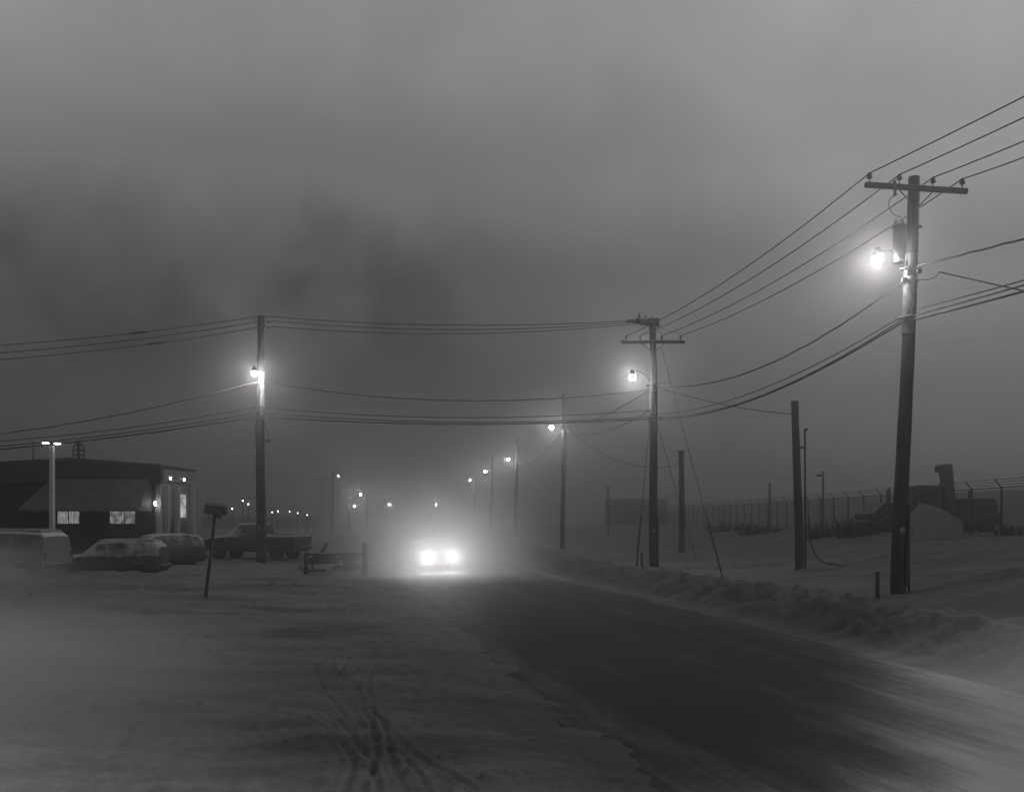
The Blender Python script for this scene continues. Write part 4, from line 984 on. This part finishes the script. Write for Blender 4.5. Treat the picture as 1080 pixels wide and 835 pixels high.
# snow machine parked behind it
Y = 40.2; c = W(350, 0, Y)
t = thing('snowmobile', 'dark snow-dusted snowmobile standing behind the low barrier', 'snowmobile', (c.x, Y, H(c.x, Y) - .02), R(180 + 8))
MB().prism([(-.35, .34), (-.3, .64), (.1, .78), (.55, .80), (1.0, .55), (1.08, .38), (.9, .30)], -.28, .28).build('body', M['dkmachine'], t, False)
MB().prism([(-1.2, .50), (-1.22, .64), (-1.05, .70), (-.36, .70), (-.32, .50)], -.17, .17).build('seat', M['tyre'], t, False)
MB().prism([(.38, .8), (.52, .8), (.24, 1.22), (.16, 1.2)], -.24, .24).build('windshield', M['glass'], t, False)
MB().tube([(.22, -.36, 1.0), (.3, -.1, .98), (.3, .1, .98), (.22, .36, 1.0)], .022, 8).build('handlebar', M['dark'], t)
MB().prism([(-1.3, .05), (-1.28, .26), (-.1, .24), (.05, .05)], -.2, .2).build('track', M['tyre'], t, False)
for s_ in (-.42, .42):
    MB().tube([(.25, s_, .05), (1.0, s_, .05), (1.3, s_, .12), (1.42, s_, .26)], [.05, .06, .05, .03], 8).build('ski', M['dark'], t)
    MB().tube([(.85, s_ * .6, .42), (.85, s_, .08)], .025, 6).build('suspension_strut', M['dark'], t)
# dark crate / tool board lumps close by
Y = 40.5; c = W(368, 0, Y)
t = thing('crate_stack', 'small dark stacked crate beside the barrier post', 'crate', (c.x, Y, H(c.x, Y) - .05), R(20))
MB().box((0, 0, .3), (.5, .45, .62)).build('crate_body', M['dkmachine'], t); MB().box((.02, 0, .70), (.56, .5, .08)).build('lid', M['dark'], t); MB().box((0, 0, .82), (.4, .36, .12)).build('snow_cap', M['snowdim'], t)

# dim tall structure far behind
def far_block(name, label, px0, px1, py, Y, depth, extra=True, wins=0):
    a, b = W(px0, py, Y), W(px1, py, Y); z0 = -.3; cx = (a.x + b.x) / 2
    t = thing(name, label, 'building', (cx, Y, z0)); w, h = b.x - a.x, a.z - z0
    MB().box((0, depth / 2, h / 2), (w, depth, h)).build('wall', M['farwall'], t)
    MB().box((0, depth / 2, h + .1), (w + .4, depth + .4, .25)).build('roof', M['roof'], t)
    for i in range(wins):
        fr = MB().box((-w / 2 + (i + .5) * w / wins, -.03, h * .55), (w / wins * .4, .08, h * .25)).build('window', M['glass'], t)
    return t
far_block('far_building', 'low flat-roofed building fading in fog beyond the short pole', 643, 704, 527, 185, 10, wins=0)
far_block('far_building', 'tall dim building block lost in fog left of the far lamps', 334, 352, 503, 330, 12, wins=2)
far_block('far_building', 'long low shed vanishing in fog behind the pickup', 212, 330, 545, 230, 10, wins=0)

# ------------------------------------------------------------------ fence
FX = 25.0; fy = [40 + 3 * i for i in range(38)]
fb = lambda y: H(FX, y)
fn = thing('security_fence', 'long chain-link security fence topped with angled barbed wire on the right', 'fence', (FX, fy[0], 0))
post = None
for i, y in enumerate(fy):
    z0 = fb(y)
    ztop = 3.95
    if post is None:
        m = MB().tube([(0, 0, -3.0), (0, 0, 0)], .055, 8); m.tube([(0, 0, -.04), (-.36, 0, .38)], .035, 6)
        post = m.build('post', M['dark'], fn); post.location = (0, 0, ztop)
    else:
        c = post.copy(); COL.objects.link(c); c.parent = fn; c.location = (0, y - fy[0], ztop)
ztop = 3.95; L_ = fy[-1] - fy[0]
MB().tube([(0, 0, ztop - .05), (0, L_, ztop - .05)], .03, 6).build('top_rail', M['dark'], fn)
for k_ in (1, 2, 3):
    pts = [(-.36 * k_ / 3, L_ * i / 114, ztop + .38 * k_ / 3 - .05 * abs(math.sin(i * math.pi / 3))) for i in range(115)]
    MB().tube(pts, .014, 4).build('barbed_wire', M['dark'], fn)
MB().add([(.07, 0, -1.0), (.07, L_, -1.0), (.07, L_, ztop - .1), (.07, 0, ztop - .1)], [(0, 1, 2, 3)]).build('chain_link', M['link'], fn, False)

# ------------------------------------------------------------------ snow-blower truck in the yard
Y = 60.0; w_ = W(975, 0, Y); z0 = H(w_.x, Y)
t = thing('snow_blower_truck', 'big dark rotary snow-blower truck with tall hooded chute behind the fence', 'snow blower', (w_.x + .6, Y, z0))
def Tl(px, py, dy=0): q = W(px, py, Y); return Vector((q.x - w_.x - .6, dy, q.z - z0))
MB().prism([(Tl(908, 0).x, .5), (Tl(1046, 0).x, .5), (Tl(1046, 0).x, 1.25), (Tl(908, 0).x, 1.25)], -1.1, 1.1).build('chassis', M['dark'], t, False)
e0, e1 = Tl(1012, 526), Tl(1043, 526)
eb = MB().prism([(e0.x, 1.26), (e1.x, 1.26), (e1.x, e1.z - .3), (e1.x - .15, e1.z), (e0.x, e1.z)], -1.05, 1.05).build('engine_body', M['machine'], t, False)
MB().tube([(e0.x + .8, .3, e1.z - .1), (e0.x + .8, .3, e1.z + .55)], .08, 10).build('exhaust_pipe', M['dark'], eb)
c0, c1 = Tl(962, 0).x, Tl(986, 0).x; zc = Tl(0, 516).z
cb = MB().prism([(c0, 1.26), (c1, 1.26), (c1, zc), (c0 + .12, zc)], -.95, .95).build('cab', M['machine'], t, False)
MB().prism([(c0 - .2, zc + .005), (c1 + .25, zc + .005), (c1 + .2, zc + .22), (c0 - .1, zc + .22)], -1.1, 1.1).build('roof', M['dkmachine'], cb, False)
MB().prism([(c0 + .22, zc - 1.0), (c1 - .2, zc - 1.0), (c1 - .2, zc - .12), (c0 + .28, zc - .12)], -.97, -.955).build('side_window', M['glass'], cb, False)
MB().prism([(Tl(905, 0).x, .7), (Tl(960, 0).x, .7), (Tl(960, 0).x, Tl(0, 528).z), (Tl(925, 0).x, Tl(0, 531).z), (Tl(908, 0).x, Tl(0, 548).z)], -1.15, 1.15).build('blower_housing', M['dkmachine'], t, False)
cp_ = [Tl(1003, 552), Tl(1000, 535), Tl(999.5, 518), Tl(998.5, 505), Tl(997, 497)]
ch = MB()
for a, b, wa, wb in zip(cp_[:-1], cp_[1:], (.78, .74, .68, .66), (.74, .68, .66, .68)):
    ch.prism([(a.x - wa / 2, a.z), (a.x + wa / 2, a.z), (b.x + wb / 2, b.z), (b.x - wb / 2, b.z)], -.3, .3)
tp = cp_[-1]
ch.prism([(tp.x - .52, tp.z - .08), (tp.x + .34, tp.z), (tp.x + .30, tp.z + .40), (tp.x + .18, tp.z + .46), (tp.x - .44, tp.z + .46), (tp.x - .55, tp.z + .34)], -.36, .36)
cho = ch.build('chute', M['machine'], t, False)
bn = MB()
for py in (500, 512, 526): q = Tl(998.8, py); bn.box(q, (.80, .7, .07))
bn.build('chute_band', M['dark'], cho)
for x in (Tl(930, 0).x, Tl(975, 0).x, Tl(1030, 0).x):
    for s_ in (1, -1): wheel(t, x, s_ * 1.0, .55, .4)
MB().tube([Tl(1044, 538), Tl(1052, 540), Tl(1056, 546)], .05, 6).build('tow_hook', M['dark'], t)
for i, (px, py) in enumerate(((933, 517), (941, 514))):
    q = Tl(px, 530, -.5 + i * 1.0); MB().tube([q, Tl(px, py, -.5 + i * 1.0)], .1, 8).build('marker_lamp', M['dark'], t)

# steep snow heap with a cut face before the fence
Y = 46; base = W(980, 575, Y); out = [(952, 577), (956, 560), (962, 541), (970, 530), (985, 536), (1001, 546), (1005, 552), (1002, 566), (1000, 578)]
bm = bmesh.new()
pts2 = [W(px, py, Y) - Vector((base.x, Y, base.z)) for px, py in out]; cen = sum(pts2, Vector()) / len(pts2); cen.z -= .3
rings = []
for d_, sc in ((-1.1, 1.05), (-.6, 1.04), (.2, 1.0), (1.2, .85), (2.4, .5)):
    rings.append([bm.verts.new(((p.x - cen.x) * sc + cen.x, d_ + .35 * (cen.z - p.z) * (-.5 if d_ < 0 else .3), (p.z - (-.8)) * (sc if d_ > 0 else .98) - .8 + random.uniform(-.03, .03))) for p in pts2])
for r0, r1 in zip(rings[:-1], rings[1:]):
    for i in range(len(r0) - 1): bm.faces.new((r0[i], r0[i + 1], r1[i + 1], r1[i]))
for r0 in (rings[0], rings[-1]): bm.faces.new(r0)
bmesh.ops.recalc_face_normals(bm, faces=bm.faces[:]); bmesh.ops.subdivide_edges(bm, edges=bm.edges[:], cuts=2, use_grid_fill=True)
for v in bm.verts: v.co += Vector((random.uniform(-.012, .012), random.uniform(-.012, .012), random.uniform(-.012, .012)))
me = bpy.data.meshes.new('snow_heap'); bm.to_mesh(me); bm.free(); me.materials.append(M['snowlump']); me.polygons.foreach_set('use_smooth', [True] * len(me.polygons)); me.set_sharp_from_angle(angle=R(24))
so_ = bpy.data.objects.new('snow_heap', me); COL.objects.link(so_); so_.location = base; tag(so_, 'tall pale snow heap with a sharp cut face right of the near pole', 'snow heap')

# bare bushes and dark scrub along the foot of the fence
def bush(px, py, Y, h, w, label, n=90, seed=1):
    rg = random.Random(seed); w_ = W(px, py, Y); z0 = H(w_.x, Y)
    m = MB()
    for i in range(n):
        a = rg.uniform(0, 2 * math.pi); q = rg.uniform(0, 1) ** .5 * w * .4; hh_ = h * rg.uniform(.45, 1.0) * (1 - .4 * q / w)
        p0 = Vector((q * math.cos(a), q * math.sin(a) * .6, -.1)); p2 = p0 * 1.3 + Vector((rg.uniform(-.25, .25) * h, rg.uniform(-.2, .2) * h, hh_))
        p1 = p0.lerp(p2, .5) + Vector((rg.uniform(-.1, .1), rg.uniform(-.1, .1), .1 * h))
        m.tube([p0, p1, p2], [.028, .02, .008], 4, False)
        for k_ in range(3):
            s_ = p0.lerp(p2, rg.uniform(.35, .9)); m.tube([s_, s_ + Vector((rg.uniform(-.3, .3), rg.uniform(-.3, .3), rg.uniform(.05, .3))) * h * .5], [.014, .005], 4, False)
    o = m.build('bare_bush', M['brush'], None); o.location = (w_.x, Y, z0); return tag(o, label, 'bush', 'bare bushes along the fence')
for args in ((872, 560, 57, 1.3, 3.4, 'bare bush left of the blower housing, behind the thick cut-off pole', 120, 3),
             (905, 562, 54, 1.5, 3.0, 'low wide bare bush just left of the near pole, against the fence', 110, 5),
             (800, 556, 72, 1.2, 4.0, 'bare bush by the fence left of the thick cut-off pole', 110, 8),
             (765, 553, 84, 1.3, 4.6, 'far bare bush by the fence midway between the short pole and the thick pole', 110, 9),
             (1066, 561, 50, .9, 2.0, 'small bare bush at the fence by the right edge', 60, 12)):
    bush(*args)
